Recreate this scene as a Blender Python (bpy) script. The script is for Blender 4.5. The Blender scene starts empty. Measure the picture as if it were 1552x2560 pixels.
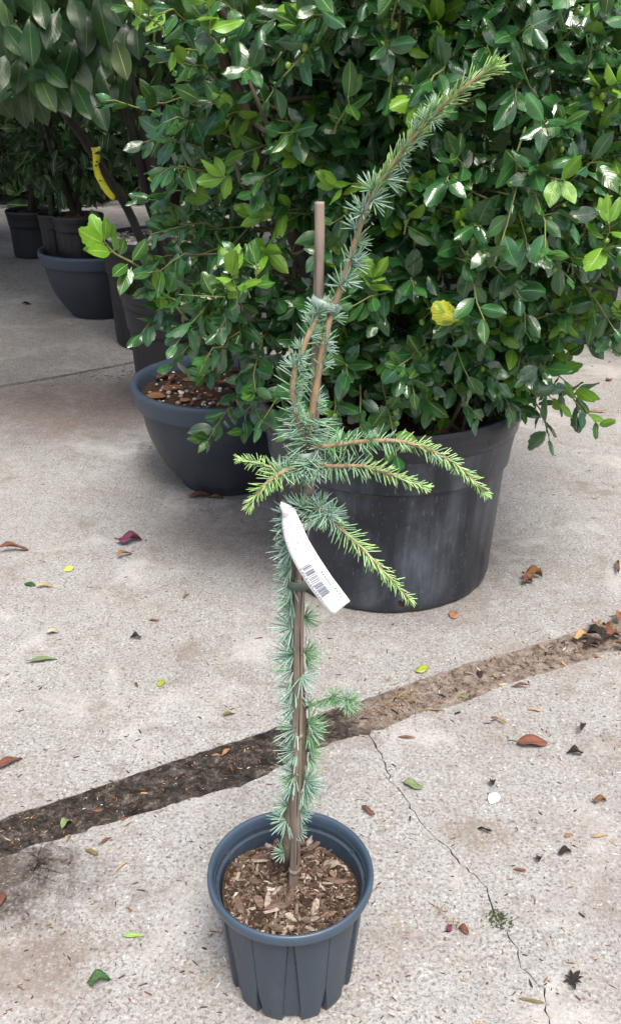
import bpy, math, random
import numpy as np
from mathutils import Vector, Matrix

random.seed(7)
rng = np.random.default_rng(11)
R = math.radians

# ------------------------------------------------------------------ camera, sky, sun, exposure
F_PX, PITCH, CAM_H = 2380.0, R(26.0), 1.5
scene = bpy.context.scene
cam_d = bpy.data.cameras.new("camera")
cam = bpy.data.objects.new("camera", cam_d)
scene.collection.objects.link(cam)
cam.location = (0, 0, CAM_H)
cam.rotation_euler = (R(90) - PITCH, 0, 0)
cam_d.sensor_fit = 'VERTICAL'
cam_d.sensor_height = 24.0
cam_d.lens = 24.0 * F_PX / 2560.0
cam_d.clip_start = 0.02
cam_d.clip_end = 500
scene.camera = cam

SUN_FROM = Vector((0.14, -0.42, 0.90)).normalized()
world = bpy.data.worlds.new("World")
scene.world = world
world.use_nodes = True
wn = world.node_tree
bg = wn.nodes["Background"]
sky = wn.nodes.new("ShaderNodeTexSky")
sky.sky_type = 'NISHITA'
sky.sun_disc = False
sky.sun_elevation = math.asin(SUN_FROM.z)
sky.sun_rotation = math.atan2(SUN_FROM.x, SUN_FROM.y)
sky.air_density = 1.0
sky.dust_density = 6.0
sky.ozone_density = 1.0
wn.links.new(sky.outputs[0], bg.inputs[0])
bg.inputs[1].default_value = 0.15
sun_d = bpy.data.lights.new("sun", 'SUN')
sun_d.energy = 2.2
sun_d.angle = R(22)
sun_d.color = (1.0, 0.97, 0.925)
sun = bpy.data.objects.new("sun", sun_d)
scene.collection.objects.link(sun)
sun.rotation_euler = (-SUN_FROM).to_track_quat('-Z', 'Y').to_euler()
scene.view_settings.view_transform = 'Standard'
scene.view_settings.look = 'None'
scene.view_settings.gamma = 1.0
scene.view_settings.use_curve_mapping = False
scene.view_settings.exposure = 0.80
scene.cycles.max_bounces = 6
scene.cycles.diffuse_bounces = 3
scene.cycles.glossy_bounces = 2
scene.cycles.caustics_reflective = False
scene.cycles.caustics_refractive = False

# ------------------------------------------------------------------ pixel -> place helpers
CP, SP = math.cos(PITCH), math.sin(PITCH)
def ray(px, py):
    u = (px - 776) / F_PX; v = (1280 - py) / F_PX
    return Vector((u, CP + v * SP, -SP + v * CP))
def G(px, py, z=0.0):
    d = ray(px, py); t = (z - CAM_H) / d.z
    return Vector((0, 0, CAM_H)) + d * t
def At(px, py, Y):
    d = ray(px, py)
    return Vector((0, 0, CAM_H)) + d * (Y / d.y)
def proj(p):
    x, y, z = p[0], p[1], p[2] - CAM_H
    zz = y * CP - z * SP; yy = y * SP + z * CP
    return 776 + F_PX * x / zz, 1280 - F_PX * yy / zz, zz

# ------------------------------------------------------------------ object helpers
COL = scene.collection
def link(o, parent=None):
    COL.objects.link(o)
    if parent is not None: o.parent = parent
    return o
def tag(o, label, cat, group=None, kind=None):
    o["label"] = label; o["category"] = cat
    if group: o["group"] = group
    if kind: o["kind"] = kind
    return o
def empty(name, loc=(0, 0, 0)):
    o = bpy.data.objects.new(name, None); o.location = loc; o.empty_display_size = .05
    return link(o)
def thing(name, label, cat, loc=(0, 0, 0), group=None):
    return tag(empty(name, loc), label, cat, group)

def quads_mesh(name, V, F, mats, midx=None, UV=None, smooth=True):
    V = np.asarray(V, dtype=np.float32); F = np.asarray(F, dtype=np.int32)
    me = bpy.data.meshes.new(name)
    me.vertices.add(len(V)); me.vertices.foreach_set("co", V.ravel())
    me.loops.add(F.size); me.loops.foreach_set("vertex_index", F.ravel())
    me.polygons.add(len(F))
    me.polygons.foreach_set("loop_start", np.arange(0, F.size, 4, dtype=np.int32))
    if midx is not None: me.polygons.foreach_set("material_index", np.asarray(midx, dtype=np.int32))
    me.polygons.foreach_set("use_smooth", np.full(len(F), smooth, dtype=bool))
    if UV is not None:
        uvl = me.uv_layers.new(name="UVMap")
        uvl.data.foreach_set("uv", np.asarray(UV, dtype=np.float32)[F.ravel()].ravel())
    for m in (mats if isinstance(mats, (list, tuple)) else [mats]): me.materials.append(m)
    me.update(calc_edges=True)
    return me

class Bag:
    def __init__(s): s.V=[]; s.F=[]; s.U=[]; s.M=[]; s.n=0
    def add(s, V, F, U=None, mi=0):
        V=np.asarray(V,dtype=np.float32).reshape(-1,3); F=np.asarray(F,dtype=np.int32).reshape(-1,4)
        s.V.append(V); s.F.append(F+s.n); s.n+=len(V)
        s.U.append(np.zeros((len(V),2),np.float32) if U is None else np.asarray(U,np.float32))
        s.M.append(np.full(len(F),mi,np.int32))
    def obj(s, name, mats, parent=None, smooth=True):
        V=np.concatenate(s.V); off=np.array(parent.location if parent is not None else (0,0,0),dtype=np.float32)
        if parent is not None and parent.parent is not None: off=off+np.array(parent.parent.location,dtype=np.float32)
        me=quads_mesh(name, V-off, np.concatenate(s.F), mats, np.concatenate(s.M), np.concatenate(s.U), smooth)
        o=bpy.data.objects.new(name, me)
        return link(o,parent)

def tube(pts, rad, sides=8, cap=True, wob=0.0):
    pts=[Vector(p) for p in pts]; n=len(pts)
    if not hasattr(rad,'__len__'): rad=[rad]*n
    V=[]; F=[]; U=[]
    up=None
    rings=[]
    for i,p in enumerate(pts):
        t=(pts[min(i+1,n-1)]-pts[max(i-1,0)]).normalized()
        if up is None:
            up=Vector((0,1,0)) if abs(t.y)<.8 else Vector((1,0,0))
        a=(up-t*up.dot(t)).normalized(); b=t.cross(a); up=a
        rings.append((p,a,b,rad[i]))
    if cap:
        p,a,b,r=rings[0]; rings=[(p,a,b,r*.02)]+rings
        p,a,b,r=rings[-1]; rings=rings+[(p,a,b,r*.02)]
    m=len(rings)
    for i,(p,a,b,r) in enumerate(rings):
        for k in range(sides):
            an=2*math.pi*k/sides; rr=r*(1+wob*math.sin(k*2.7+i*1.3))
            V.append(p+a*(math.cos(an)*rr)+b*(math.sin(an)*rr)); U.append((k/sides,i/m))
    for i in range(m-1):
        for k in range(sides):
            k2=(k+1)%sides
            F.append((i*sides+k,i*sides+k2,(i+1)*sides+k2,(i+1)*sides+k))
    return np.array(V,dtype=np.float32),np.array(F,dtype=np.int32),np.array(U,dtype=np.float32)

def smooth_path(pts, n=6):
    pts=[Vector(p) for p in pts]; out=[]
    for i in range(len(pts)-1):
        p0=pts[max(i-1,0)];p1=pts[i];p2=pts[i+1];p3=pts[min(i+2,len(pts)-1)]
        for k in range(n):
            t=k/n
            out.append(.5*((2*p1)+(p2-p0)*t+(2*p0-5*p1+4*p2-p3)*t*t+(3*p1-p0-3*p2+p3)*t**3))
    out.append(pts[-1]); return out

def lathe(profile, seg=96, rfun=None):
    """profile: list of (r,z) bottom-outside -> top -> inside"""
    V=[];F=[];U=[];m=len(profile)
    for i,(r,z) in enumerate(profile):
        for k in range(seg):
            a=2*math.pi*k/seg
            rr=r if rfun is None else rfun(i,r,z,a)
            V.append((rr*math.cos(a),rr*math.sin(a),z)); U.append((k/seg,i/m))
    for i in range(m-1):
        for k in range(seg):
            k2=(k+1)%seg
            F.append((i*seg+k,i*seg+k2,(i+1)*seg+k2,(i+1)*seg+k))
    return np.array(V,np.float32),np.array(F,np.int32),np.array(U,np.float32)

# ------------------------------------------------------------------ materials
class N:
    def __init__(s,name):
        s.m=bpy.data.materials.new(name); s.m.use_nodes=True; s.t=s.m.node_tree
        s.b=s.t.nodes["Principled BSDF"]; s.out=s.t.nodes["Material Output"]
    def n(s,ty,**kw):
        x=s.t.nodes.new(ty)
        for k,v in kw.items(): setattr(x,k,v)
        return x
    def l(s,a,b): s.t.links.new(a,b)
    def pos(s,scale=1.0,obj=False):
        if obj: src=s.n("ShaderNodeTexCoord").outputs["Object"]
        else: src=s.n("ShaderNodeNewGeometry").outputs["Position"]
        mp=s.n("ShaderNodeMapping"); s.l(src,mp.inputs[0])
        sc=scale if hasattr(scale,'__len__') else (scale,)*3
        mp.inputs["Scale"].default_value=sc
        return mp.outputs[0]
    def noise(s,vec,scale,detail=4,rough=.55,dist=0):
        x=s.n("ShaderNodeTexNoise"); s.l(vec,x.inputs["Vector"])
        x.inputs["Scale"].default_value=scale; x.inputs["Detail"].default_value=detail
        x.inputs["Roughness"].default_value=rough; x.inputs["Distortion"].default_value=dist
        return x.outputs["Fac"]
    def vor(s,vec,scale,feature='F1',out="Distance",rnd=1.0):
        x=s.n("ShaderNodeTexVoronoi"); s.l(vec,x.inputs["Vector"]); x.feature=feature
        x.inputs["Scale"].default_value=scale; x.inputs["Randomness"].default_value=rnd
        return x.outputs[out]
    def ramp(s,fac,stops):
        x=s.n("ShaderNodeValToRGB"); s.l(fac,x.inputs[0]); e=x.color_ramp.elements
        while len(e)<len(stops): e.new(.5)
        for i,(p,c) in enumerate(stops):
            e[i].position=p; e[i].color=(c,c,c,1) if not hasattr(c,'__len__') else (*c,1)
        return x.outputs[0]
    def mix(s,f,a,b,mode='MIX'):
        x=s.n("ShaderNodeMix",data_type='RGBA',blend_type=mode)
        for i,v in ((0,f),(6,a),(7,b)):
            if hasattr(v,'links'): s.l(v,x.inputs[i])
            elif i==0: x.inputs[i].default_value=v
            else: x.inputs[i].default_value=(*v,1)
        return x.outputs[2]
    def math(s,op,a,b=None):
        x=s.n("ShaderNodeMath",operation=op)
        for i,v in ((0,a),(1,b)):
            if v is None: continue
            if hasattr(v,'links'): s.l(v,x.inputs[i])
            else: x.inputs[i].default_value=v
        return x.outputs[0]
    def bump(s,h,strength,dist=.005,prev=None):
        x=s.n("ShaderNodeBump"); s.l(h,x.inputs["Height"])
        x.inputs["Strength"].default_value=strength; x.inputs["Distance"].default_value=dist
        if prev is not None: s.l(prev,x.inputs["Normal"])
        return x.outputs[0]
    def set(s,**kw):
        for k,v in kw.items():
            i=s.b.inputs[k.replace('_',' ')]
            if hasattr(v,'links'): s.l(v,i)
            elif hasattr(v,'__len__'): i.default_value=(*v,1)
            else: i.default_value=v
        return s.m

def leaf_mat(name, cols, back, rough=.3, rib=(.30,.42,.12), ribw=.035, transl=.22, spec=.5, veins=.25, mott=None, bumpv=.35):
    """cols: (dark, light) of the upper face; random per leaf"""
    n=N(name)
    geo=n.n("ShaderNodeNewGeometry"); oi=n.n("ShaderNodeObjectInfo")
    rnd=n.math('FRACT',n.math('ADD',geo.outputs["Random Per Island"],oi.outputs["Random"]))
    uv=n.n("ShaderNodeUVMap"); sep=n.n("ShaderNodeSeparateXYZ"); n.l(uv.outputs[0],sep.inputs[0])
    u,v=sep.outputs[0],sep.outputs[1]
    au=n.math('ABSOLUTE',n.math('SUBTRACT',u,.5))
    base=n.mix(rnd,cols[0],cols[1])
    simple_=(veins==0)
    nz=n.noise(n.pos(1),18,2) if not simple_ else rnd
    if not simple_: base=n.mix(n.ramp(nz,[(.35,0),(.7,.55)]),base,tuple(c*.62 for c in cols[0]))
    # side veins: stripes slanting forward from the midrib
    vv=n.math('SINE',n.math('MULTIPLY',n.math('SUBTRACT',v,n.math('MULTIPLY',au,.55)),55.0))
    vein=n.ramp(vv,[(.80,0),(.98,1)])
    if not simple_: base=n.mix(n.math('MULTIPLY',vein,veins),base,rib)
    base=n.mix(n.ramp(au,[(ribw*.5,.8),(ribw,0)]),base,rib)
    if mott: base=n.mix(n.ramp(n.noise(n.pos(1),60,4),[(.5,0),(.62,1)]),base,mott)
    col=n.mix(geo.outputs["Backfacing"],base,n.mix(rnd,back,tuple(c*.75 for c in back)))
    hgt=n.math('ADD',n.math('MULTIPLY',vv,.35),n.ramp(au,[(0,0),(.05,1)]))
    bp=n.bump(hgt,bumpv,.002)
    rg=n.math('ADD',n.math('MULTIPLY',geo.outputs["Backfacing"],.3),n.math('ADD',rough,n.math('MULTIPLY',nz,.12)))
    n.set(Base_Color=col,Roughness=rg,Specular_IOR_Level=spec)
    if not simple_: n.set(Normal=bp)
    tr=n.n("ShaderNodeBsdfTranslucent"); n.l(n.mix(.5,base,(.25,.42,.04)),tr.inputs[0])
    mx=n.n("ShaderNodeMixShader"); mx.inputs[0].default_value=transl
    n.l(n.b.outputs[0],mx.inputs[1]); n.l(tr.outputs[0],mx.inputs[2]); n.l(mx.outputs[0],n.out.inputs[0])
    return n.m

M={}
M['holly']=leaf_mat("holly_leaf",((.014,.074,.020),(.042,.140,.038)),(.05,.13,.03),rough=.13,transl=.10,spec=.75,rib=(.12,.24,.06),veins=.08,bumpv=.10)
M['holly_mid']=leaf_mat("holly_leaf_young",((.030,.105,.020),(.055,.155,.028)),(.09,.19,.04),rough=.16,transl=.15,spec=.55,veins=.12,bumpv=.12)
M['holly_new']=leaf_mat("holly_leaf_fresh",((.12,.30,.025),(.21,.42,.04)),(.22,.40,.06),rough=.24,transl=.30,rib=(.42,.55,.15),veins=.12,bumpv=.2)
M['holly_yellow']=leaf_mat("holly_leaf_yellow",((.42,.44,.03),(.5,.5,.04)),(.4,.4,.05),rough=.25,rib=(.6,.6,.2),mott=(.16,.30,.03))
M['laurel']=leaf_mat("laurel_leaf",((.010,.042,.009),(.020,.068,.014)),(.07,.12,.035),rough=.27,ribw=.025,transl=.10,rib=(.10,.19,.05),veins=.07,bumpv=.08,spec=.5)
M['laurel_light']=leaf_mat("laurel_leaf_light",((.07,.15,.04),(.10,.19,.05)),(.12,.22,.06),rough=.3,ribw=.03,transl=.15,veins=.1,bumpv=.12)
M['laurel_yellow']=leaf_mat("laurel_leaf_yellowing",((.06,.10,.025),(.08,.12,.03)),(.2,.22,.05),rough=.35,veins=.05,bumpv=.1)
M['camellia']=leaf_mat("camellia_leaf",((.012,.030,.015),(.026,.056,.026)),(.06,.11,.05),rough=.42,transl=.10,veins=0,bumpv=.05,spec=.2)
M['tree_leaf']=leaf_mat("tree_leaf",((.018,.045,.014),(.04,.085,.024)),(.07,.12,.04),rough=.45,transl=.25,veins=0)
M['tree_leaf_light']=leaf_mat("tree_leaf_light",((.06,.13,.03),(.11,.20,.045)),(.12,.2,.06),rough=.5,transl=.35,veins=0)
M['tree_leaf_rust']=leaf_mat("maple_leaf",((.12,.07,.03),(.19,.12,.05)),(.12,.08,.04),rough=.6,transl=.25,veins=0)

def litter_mat(name,c1,c2,rough=.7,rib=None):
    return leaf_mat(name,(c1,c2),tuple((a+b)*.55 for a,b in zip(c1,c2)),rough=rough,rib=rib or tuple(c*.7 for c in c1),ribw=.04,transl=.06,spec=.25,veins=.25)
M['lit_brown']=litter_mat("dead_leaf_brown",(.16,.075,.035),(.22,.11,.05))
M['lit_red']=litter_mat("dead_leaf_red_brown",(.14,.058,.038),(.19,.08,.05))
M['lit_orange']=litter_mat("dead_leaf_orange",(.30,.155,.075),(.36,.20,.10))
M['lit_tan']=litter_mat("dead_leaf_tan",(.42,.29,.14),(.5,.36,.19))
M['lit_pale']=litter_mat("dead_leaf_pale",(.45,.40,.27),(.5,.45,.32))
M['lit_dark']=litter_mat("dead_leaf_dark",(.03,.02,.016),(.05,.033,.024))
M['lit_purple']=litter_mat("dead_leaf_purple",(.13,.03,.06),(.18,.05,.085))
M['lit_yellow']=litter_mat("fallen_leaf_yellow",(.58,.58,.10),(.62,.62,.14),.5)
M['lit_ygreen']=litter_mat("fallen_leaf_yellow_green",(.30,.38,.05),(.36,.42,.07),.4)
M['lit_green']=litter_mat("fallen_leaf_green",(.03,.085,.025),(.045,.11,.03),.4)
M['lit_sage']=litter_mat("fallen_leaf_sage",(.16,.22,.09),(.2,.26,.12))
M['lit_olive']=litter_mat("fallen_leaf_olive",(.17,.14,.05),(.22,.18,.07))
M['lit_lime']=litter_mat("fallen_blade_lime",(.25,.42,.08),(.3,.5,.1),.45)
M['lit_white']=litter_mat("fallen_petal_white",(.82,.82,.72),(.86,.86,.78),.5)
M['lit_black']=litter_mat("seed_head_black",(.016,.013,.013),(.03,.024,.024))

def bark_mat(name,c1,c2,scale=(30,30,6),rough=.85,bs=.5,obj=False):
    n=N(name); v=n.pos(scale,obj)
    a=n.noise(v,1.0,6,.6); b=n.noise(n.pos(120,obj),1.0,3)
    col=n.mix(n.ramp(a,[(.3,0),(.7,1)]),c1,c2); col=n.mix(n.math('MULTIPLY',b,.35),col,tuple(c*.4 for c in c1))
    return n.set(Base_Color=col,Roughness=rough,Normal=n.bump(a,bs,.004),Specular_IOR_Level=.25)
M['holly_bark']=bark_mat("holly_bark",(.15,.125,.09),(.07,.055,.04),(25,25,14))
M['holly_twig']=bark_mat("holly_twig",(.16,.20,.06),(.22,.22,.08),(40,40,40))
M['grey_bark']=bark_mat("laurel_bark",(.045,.041,.036),(.018,.016,.015),(20,20,5))
M['dark_bark']=bark_mat("tree_bark",(.05,.042,.034),(.025,.02,.017),(10,10,3))
M['cedar_bark']=bark_mat("cedar_bark",(.17,.145,.10),(.10,.085,.06),(120,120,60))
M['cedar_shoot']=bark_mat("cedar_shoot_bark",(.36,.26,.16),(.25,.165,.10),(150,150,90),bs=.3)

def needle_mat(name,c1,c2):
    n=N(name); geo=n.n("ShaderNodeNewGeometry")
    col=n.mix(geo.outputs["Random Per Island"],c1,c2)
    uv=n.n("ShaderNodeUVMap"); sep=n.n("ShaderNodeSeparateXYZ"); n.l(uv.outputs[0],sep.inputs[0])
    col=n.mix(n.ramp(sep.outputs[1],[(.0,.35),(.35,0)]),col,tuple(c*.55 for c in c1))
    return n.set(Base_Color=col,Roughness=.45,Specular_IOR_Level=.4)
M['needle_blue']=needle_mat("needle_blue",(.16,.31,.22),(.42,.56,.48))
M['needle_mid']=needle_mat("needle_green",(.13,.30,.13),(.30,.49,.26))
M['needle_new']=needle_mat("needle_fresh",(.26,.45,.13),(.42,.60,.25))

def stake_mat():
    n=N("bamboo_cane"); v=n.pos((130,130,5))
    a=n.noise(v,1.0,7,.65); s=n.noise(n.pos((400,400,10)),1.0,3)
    big=n.noise(n.pos((12,12,6)),1.0,3)
    col=n.ramp(a,[(.30,(.055,.040,.033)),(.5,(.16,.125,.105)),(.72,(.28,.24,.21))])
    col=n.mix(n.ramp(big,[(.5,0),(.65,.7)]),col,(.30,.24,.19))
    col=n.mix(n.ramp(s,[(.6,0),(.72,.8)]),col,(.05,.03,.022))
    return n.set(Base_Color=col,Roughness=.7,Normal=n.bump(a,.6,.002),Specular_IOR_Level=.3)
M['stake']=stake_mat()

def plastic(name,c,dust,rough=.42,dustamt=.45,scratch=.3,scale=1.0,tint=None):
    n=N(name); v=n.pos(1)
    a=n.noise(v,3.0*scale,6,.65,.6)
    st=n.noise(n.pos((11*scale,11*scale,1.0*scale)),1.0,4,.7)
    fine=n.noise(n.pos(90*scale),1.0,3)
    sp=n.ramp(n.vor(n.pos(48*scale),1.0),[(.0,1),(.13,0)])
    sc=n.ramp(n.noise(n.pos((160,160,25)),1.0,2),[(.66,0),(.72,1)])
    dm=n.math('MULTIPLY',n.ramp(a,[(.38,0),(.72,1)]),n.ramp(st,[(.42,.08),(.62,1)]))
    col=n.mix(n.math('MULTIPLY',dm,dustamt),c,dust)
    if tint: col=n.mix(n.ramp(n.noise(n.pos(1.7),1.0,3),[(.4,0),(.6,.7)]),col,tint)
    col=n.mix(n.math('MULTIPLY',sc,scratch),col,dust)
    col=n.mix(n.math('MULTIPLY',sp,.5),col,tuple(min(1,d*1.6) for d in dust))
    rg=n.math('ADD',rough,n.math('MULTIPLY',dm,.35))
    return n.set(Base_Color=col,Roughness=rg,Normal=n.bump(n.math('ADD',fine,n.math('MULTIPLY',st,.8)),.12,.003),Specular_IOR_Level=.45)
M['pot_fg']=plastic("plastic_slate",(.028,.042,.060),(.12,.14,.16),.38,.28,.12,2.0)
M['pot_rim_fg']=plastic("plastic_slate_rim",(.042,.066,.098),(.10,.13,.16),.34,.22,.10,2.0)  # lighter and bluer than the wall: sky reflection put into the colour
M['pot_black']=plastic("plastic_black_scuffed",(.011,.014,.021),(.12,.138,.165),.32,.95,.7)
M['pot_black_far']=plastic("plastic_black_dull",(.009,.010,.013),(.030,.030,.030),.45,.5,.1)
M['pot_rim_black']=plastic("plastic_black_rim",(.014,.016,.021),(.08,.088,.10),.26,.45,.35)
M['bowl']=plastic("plastic_bowl_body",(.026,.034,.047),(.075,.083,.095),.42,.4,.22)
M['bowl_rim']=plastic("plastic_bowl_rim",(.042,.062,.090),(.10,.12,.15),.45,.35,.08)  # bluer than the bowl body: lighting difference and dust put into the colour

def simple(name,c,rough=.5,spec=.4,var=.15,scale=40,bs=.2):
    n=N(name); a=n.noise(n.pos(scale),1.0,4)
    col=n.mix(n.ramp(a,[(.3,0),(.7,1)]),tuple(x*(1-var) for x in c),tuple(min(1,x*(1+var)) for x in c))
    return n.set(Base_Color=col,Roughness=rough,Specular_IOR_Level=spec,Normal=n.bump(a,bs,.002))
M['berry']=simple("berry_green",(.16,.28,.035),.3,.5,.2,60,.05)
M['tie']=simple("tie_tape_grey_green",(.19,.25,.215),.45,.4,.12,60,.05)
M['tie_dark']=simple("tie_tape_green",(.085,.12,.085),.5,.4,.15,60,.05)
M['paper']=simple("label_white",(.86,.87,.88),.45,.4,.02,20,.0)
M['ink']=simple("label_ink",(.12,.15,.22),.6,.2,.1,20,.0)
M['ink_pale']=simple("label_ink_pale",(.35,.38,.42),.6,.2,.1,20,.0)
M['yellow_tape']=simple("yellow_tape",(.62,.58,.03),.45,.4,.15,25,.05)
M['tape_white']=simple("tape_white_edge",(.7,.7,.7),.5)
M['ink_black']=simple("tape_marks",(.02,.02,.015),.7)
def chip_mat(name,c1,c2):
    n=N(name); oi=n.n("ShaderNodeObjectInfo"); geo=n.n("ShaderNodeNewGeometry")
    rnd=n.math('FRACT',n.math('ADD',geo.outputs["Random Per Island"],oi.outputs["Random"]))
    a=n.noise(n.pos((70,260,160)),1.0,5,.65)
    col=n.mix(rnd,c1,c2); col=n.mix(n.ramp(a,[(.4,0),(.68,.8)]),col,tuple(c*.35 for c in c1))
    return n.set(Base_Color=col,Roughness=.85,Normal=n.bump(a,.6,.003),Specular_IOR_Level=.2)
M['chip_a']=chip_mat("bark_chip_brown",(.105,.070,.050),(.19,.132,.095))
M['chip_b']=chip_mat("bark_chip_dark",(.045,.028,.02),(.09,.055,.036))
M['chip_c']=chip_mat("bark_chip_pale",(.27,.215,.165),(.39,.325,.265))
M['chip_d']=chip_mat("bark_chip_grey",(.36,.33,.30),(.5,.46,.42))
M['soil']=simple("soil_dark",(.045,.030,.021),.95,.1,.5,90,.9)
M['soil_brown']=simple("soil_brown",(.085,.055,.038),.95,.1,.5,70,.9)
M['moss']=simple("moss",(.05,.075,.025),.95,.1,.4,150,.9)
def pebble_mat():
    n=N("pebble"); geo=n.n("ShaderNodeNewGeometry")
    col=n.ramp(geo.outputs["Random Per Island"],[(0,(.10,.085,.07)),(.3,(.25,.21,.17)),(.6,(.42,.37,.31)),(.9,(.58,.54,.47)),(1,(.68,.65,.6))])
    return n.set(Base_Color=col,Roughness=.75,Specular_IOR_Level=.3)
M['pebble']=pebble_mat()

def concrete():
    n=N("concrete_worn"); P=n.pos(1)
    big=n.noise(P,1.1,3,.6,.4); mid=n.noise(P,7,3,.65); fine=n.noise(P,230,2,.8); grit=n.noise(P,125,2,.8); blot=n.noise(P,28,3,.7); nb=n.noise(P,13,4,.7)
    col=n.mix(n.ramp(big,[(.35,0),(.65,1)]),(.276,.276,.268),(.355,.359,.354))
    col=n.mix(n.ramp(mid,[(.42,0),(.75,.6)]),col,(.245,.225,.20))
    # fine sand and exposed aggregate with dark pits between
    col=n.mix(n.ramp(grit,[(.50,0),(.64,.85)]),col,(.135,.124,.11))
    col=n.mix(n.ramp(grit,[(.30,.6),(.43,0)]),col,(.48,.468,.44))
    col=n.mix(n.ramp(fine,[(.50,0),(.66,.75)]),col,(.17,.155,.135))
    col=n.mix(n.ramp(blot,[(.52,0),(.70,.55)]),col,(.19,.172,.155))
    vp=n.n("ShaderNodeTexVoronoi"); n.l(P,vp.inputs["Vector"]); vp.inputs["Scale"].default_value=120
    cellc=n.n("ShaderNodeSeparateXYZ"); n.l(vp.outputs["Color"],cellc.inputs[0])
    stone=n.math('MULTIPLY',n.ramp(cellc.outputs[0],[(.80,0),(.86,1)]),n.ramp(vp.outputs["Distance"],[(.25,1),(.5,0)]))
    col=n.mix(n.math('MULTIPLY',stone,.5),col,n.ramp(cellc.outputs[1],[(0,(.30,.25,.20)),(.5,(.55,.50,.44)),(1,(.66,.63,.58))]))
    pits=n.math('MULTIPLY',n.ramp(cellc.outputs[2],[(.84,0),(.9,1)]),n.ramp(vp.outputs["Distance"],[(.2,1),(.42,0)]))
    col=n.mix(n.math('MULTIPLY',pits,.7),col,(.12,.10,.085))
    v2=n.n("ShaderNodeTexVoronoi"); n.l(P,v2.inputs["Vector"]); v2.inputs["Scale"].default_value=48
    c2=n.n("ShaderNodeSeparateXYZ"); n.l(v2.outputs["Color"],c2.inputs[0])
    pit2=n.math('MULTIPLY',n.ramp(c2.outputs[0],[(.84,0),(.86,1)]),n.ramp(v2.outputs["Distance"],[(.12,1),(.27,0)]))
    col=n.mix(n.math('MULTIPLY',pit2,.75),col,(.10,.082,.068))
    # free-form brown soil stains, muddy patch by the joint's left end, other darker blobs
    st=n.math('MULTIPLY',n.ramp(n.noise(P,2.3,3,.62,0),[(.52,0),(.70,1)]),n.ramp(blot,[(.35,.3),(.65,1)]))
    col=n.mix(n.math('MULTIPLY',st,.4),col,(.20,.155,.13))
    sm=n.math('MULTIPLY',n.ramp(n.noise(P,4.5,4,.7,.6),[(.54,0),(.63,1)]),n.ramp(nb,[(.42,0),(.60,1)]))
    col=n.mix(n.math('MULTIPLY',sm,.55),col,(.15,.125,.105))
    col=n.mix(n.math('MULTIPLY',n.ramp(n.noise(P,3.1,4,.65,.5),[(.54,0),(.66,1)]),.45),col,(.44,.43,.41))
    tex=n.math('MULTIPLY',n.ramp(blot,[(.34,.65),(.55,1)]),n.ramp(grit,[(.30,.6),(.5,1)]))
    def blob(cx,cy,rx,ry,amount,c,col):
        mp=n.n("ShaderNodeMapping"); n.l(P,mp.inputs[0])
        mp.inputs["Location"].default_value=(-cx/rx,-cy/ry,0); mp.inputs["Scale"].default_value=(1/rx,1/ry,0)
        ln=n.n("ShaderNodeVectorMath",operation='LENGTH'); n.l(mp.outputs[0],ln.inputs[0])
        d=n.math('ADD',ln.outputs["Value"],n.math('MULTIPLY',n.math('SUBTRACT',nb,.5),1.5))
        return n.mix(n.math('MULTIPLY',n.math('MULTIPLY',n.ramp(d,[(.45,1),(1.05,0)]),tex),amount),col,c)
    g=G(-20,2195); col=blob(g.x,g.y,.24,.17,.95,(.055,.043,.036),col)
    g=G(60,2430); col=blob(g.x,g.y,.18,.12,.75,(.15,.118,.10),col)
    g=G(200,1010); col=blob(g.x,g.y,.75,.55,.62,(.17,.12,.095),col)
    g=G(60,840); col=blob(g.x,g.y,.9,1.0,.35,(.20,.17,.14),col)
    g=G(560,1330); col=blob(g.x,g.y,.34,.30,.45,(.17,.135,.11),col)  # soft shade left of the large pot, painted into the slab colour
    col=blob(.238,2.70,.50,.50,.45,(.13,.105,.085),col)  # contact shade with some dirt, painted round the large pot's base
    col=blob(-.317,3.38,.32,.32,.5,(.11,.09,.075),col)  # same painted darkening under the near bowl
    col=blob(-.05,1.19,.155,.15,.35,(.15,.128,.11),col)  # fainter painted contact shade and dirt round the cedar pot
    g=G(1190,2080); col=blob(g.x,g.y,.10,.06,.55,(.16,.125,.09),col)
    g=G(1390,1640); col=blob(g.x,g.y,.25,.10,.4,(.2,.15,.12),col)
    b2=n.bump(grit,.4,.003)
    b2.node.invert=True
    return n.set(Base_Color=col,Roughness=.9,Normal=b2,Specular_IOR_Level=.25)
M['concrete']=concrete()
def joint_soil():
    n=N("joint_soil"); P=n.pos(1)
    a=n.noise(P,30,6,.85,.3); b=n.noise(P,6,4,.6); gx=n.n("ShaderNodeSeparateXYZ"); n.l(P,gx.inputs[0])
    col=n.ramp(a,[(.38,(.012,.010,.009)),(.5,(.040,.034,.029)),(.58,(.085,.075,.065)),(.68,(.22,.19,.165))])
    tan=n.ramp(a,[(.38,(.085,.066,.053)),(.50,(.20,.160,.13)),(.64,(.32,.28,.24))])
    col=n.mix(n.ramp(n.math('ADD',gx.outputs[0],n.math('MULTIPLY',n.math('SUBTRACT',b,.5),.6)),[(.02,0),(.25,1)]),col,tan)
    return n.set(Base_Color=col,Roughness=.95,Normal=n.bump(a,.9,.01),Specular_IOR_Level=.15)
M['joint']=joint_soil()

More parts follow.
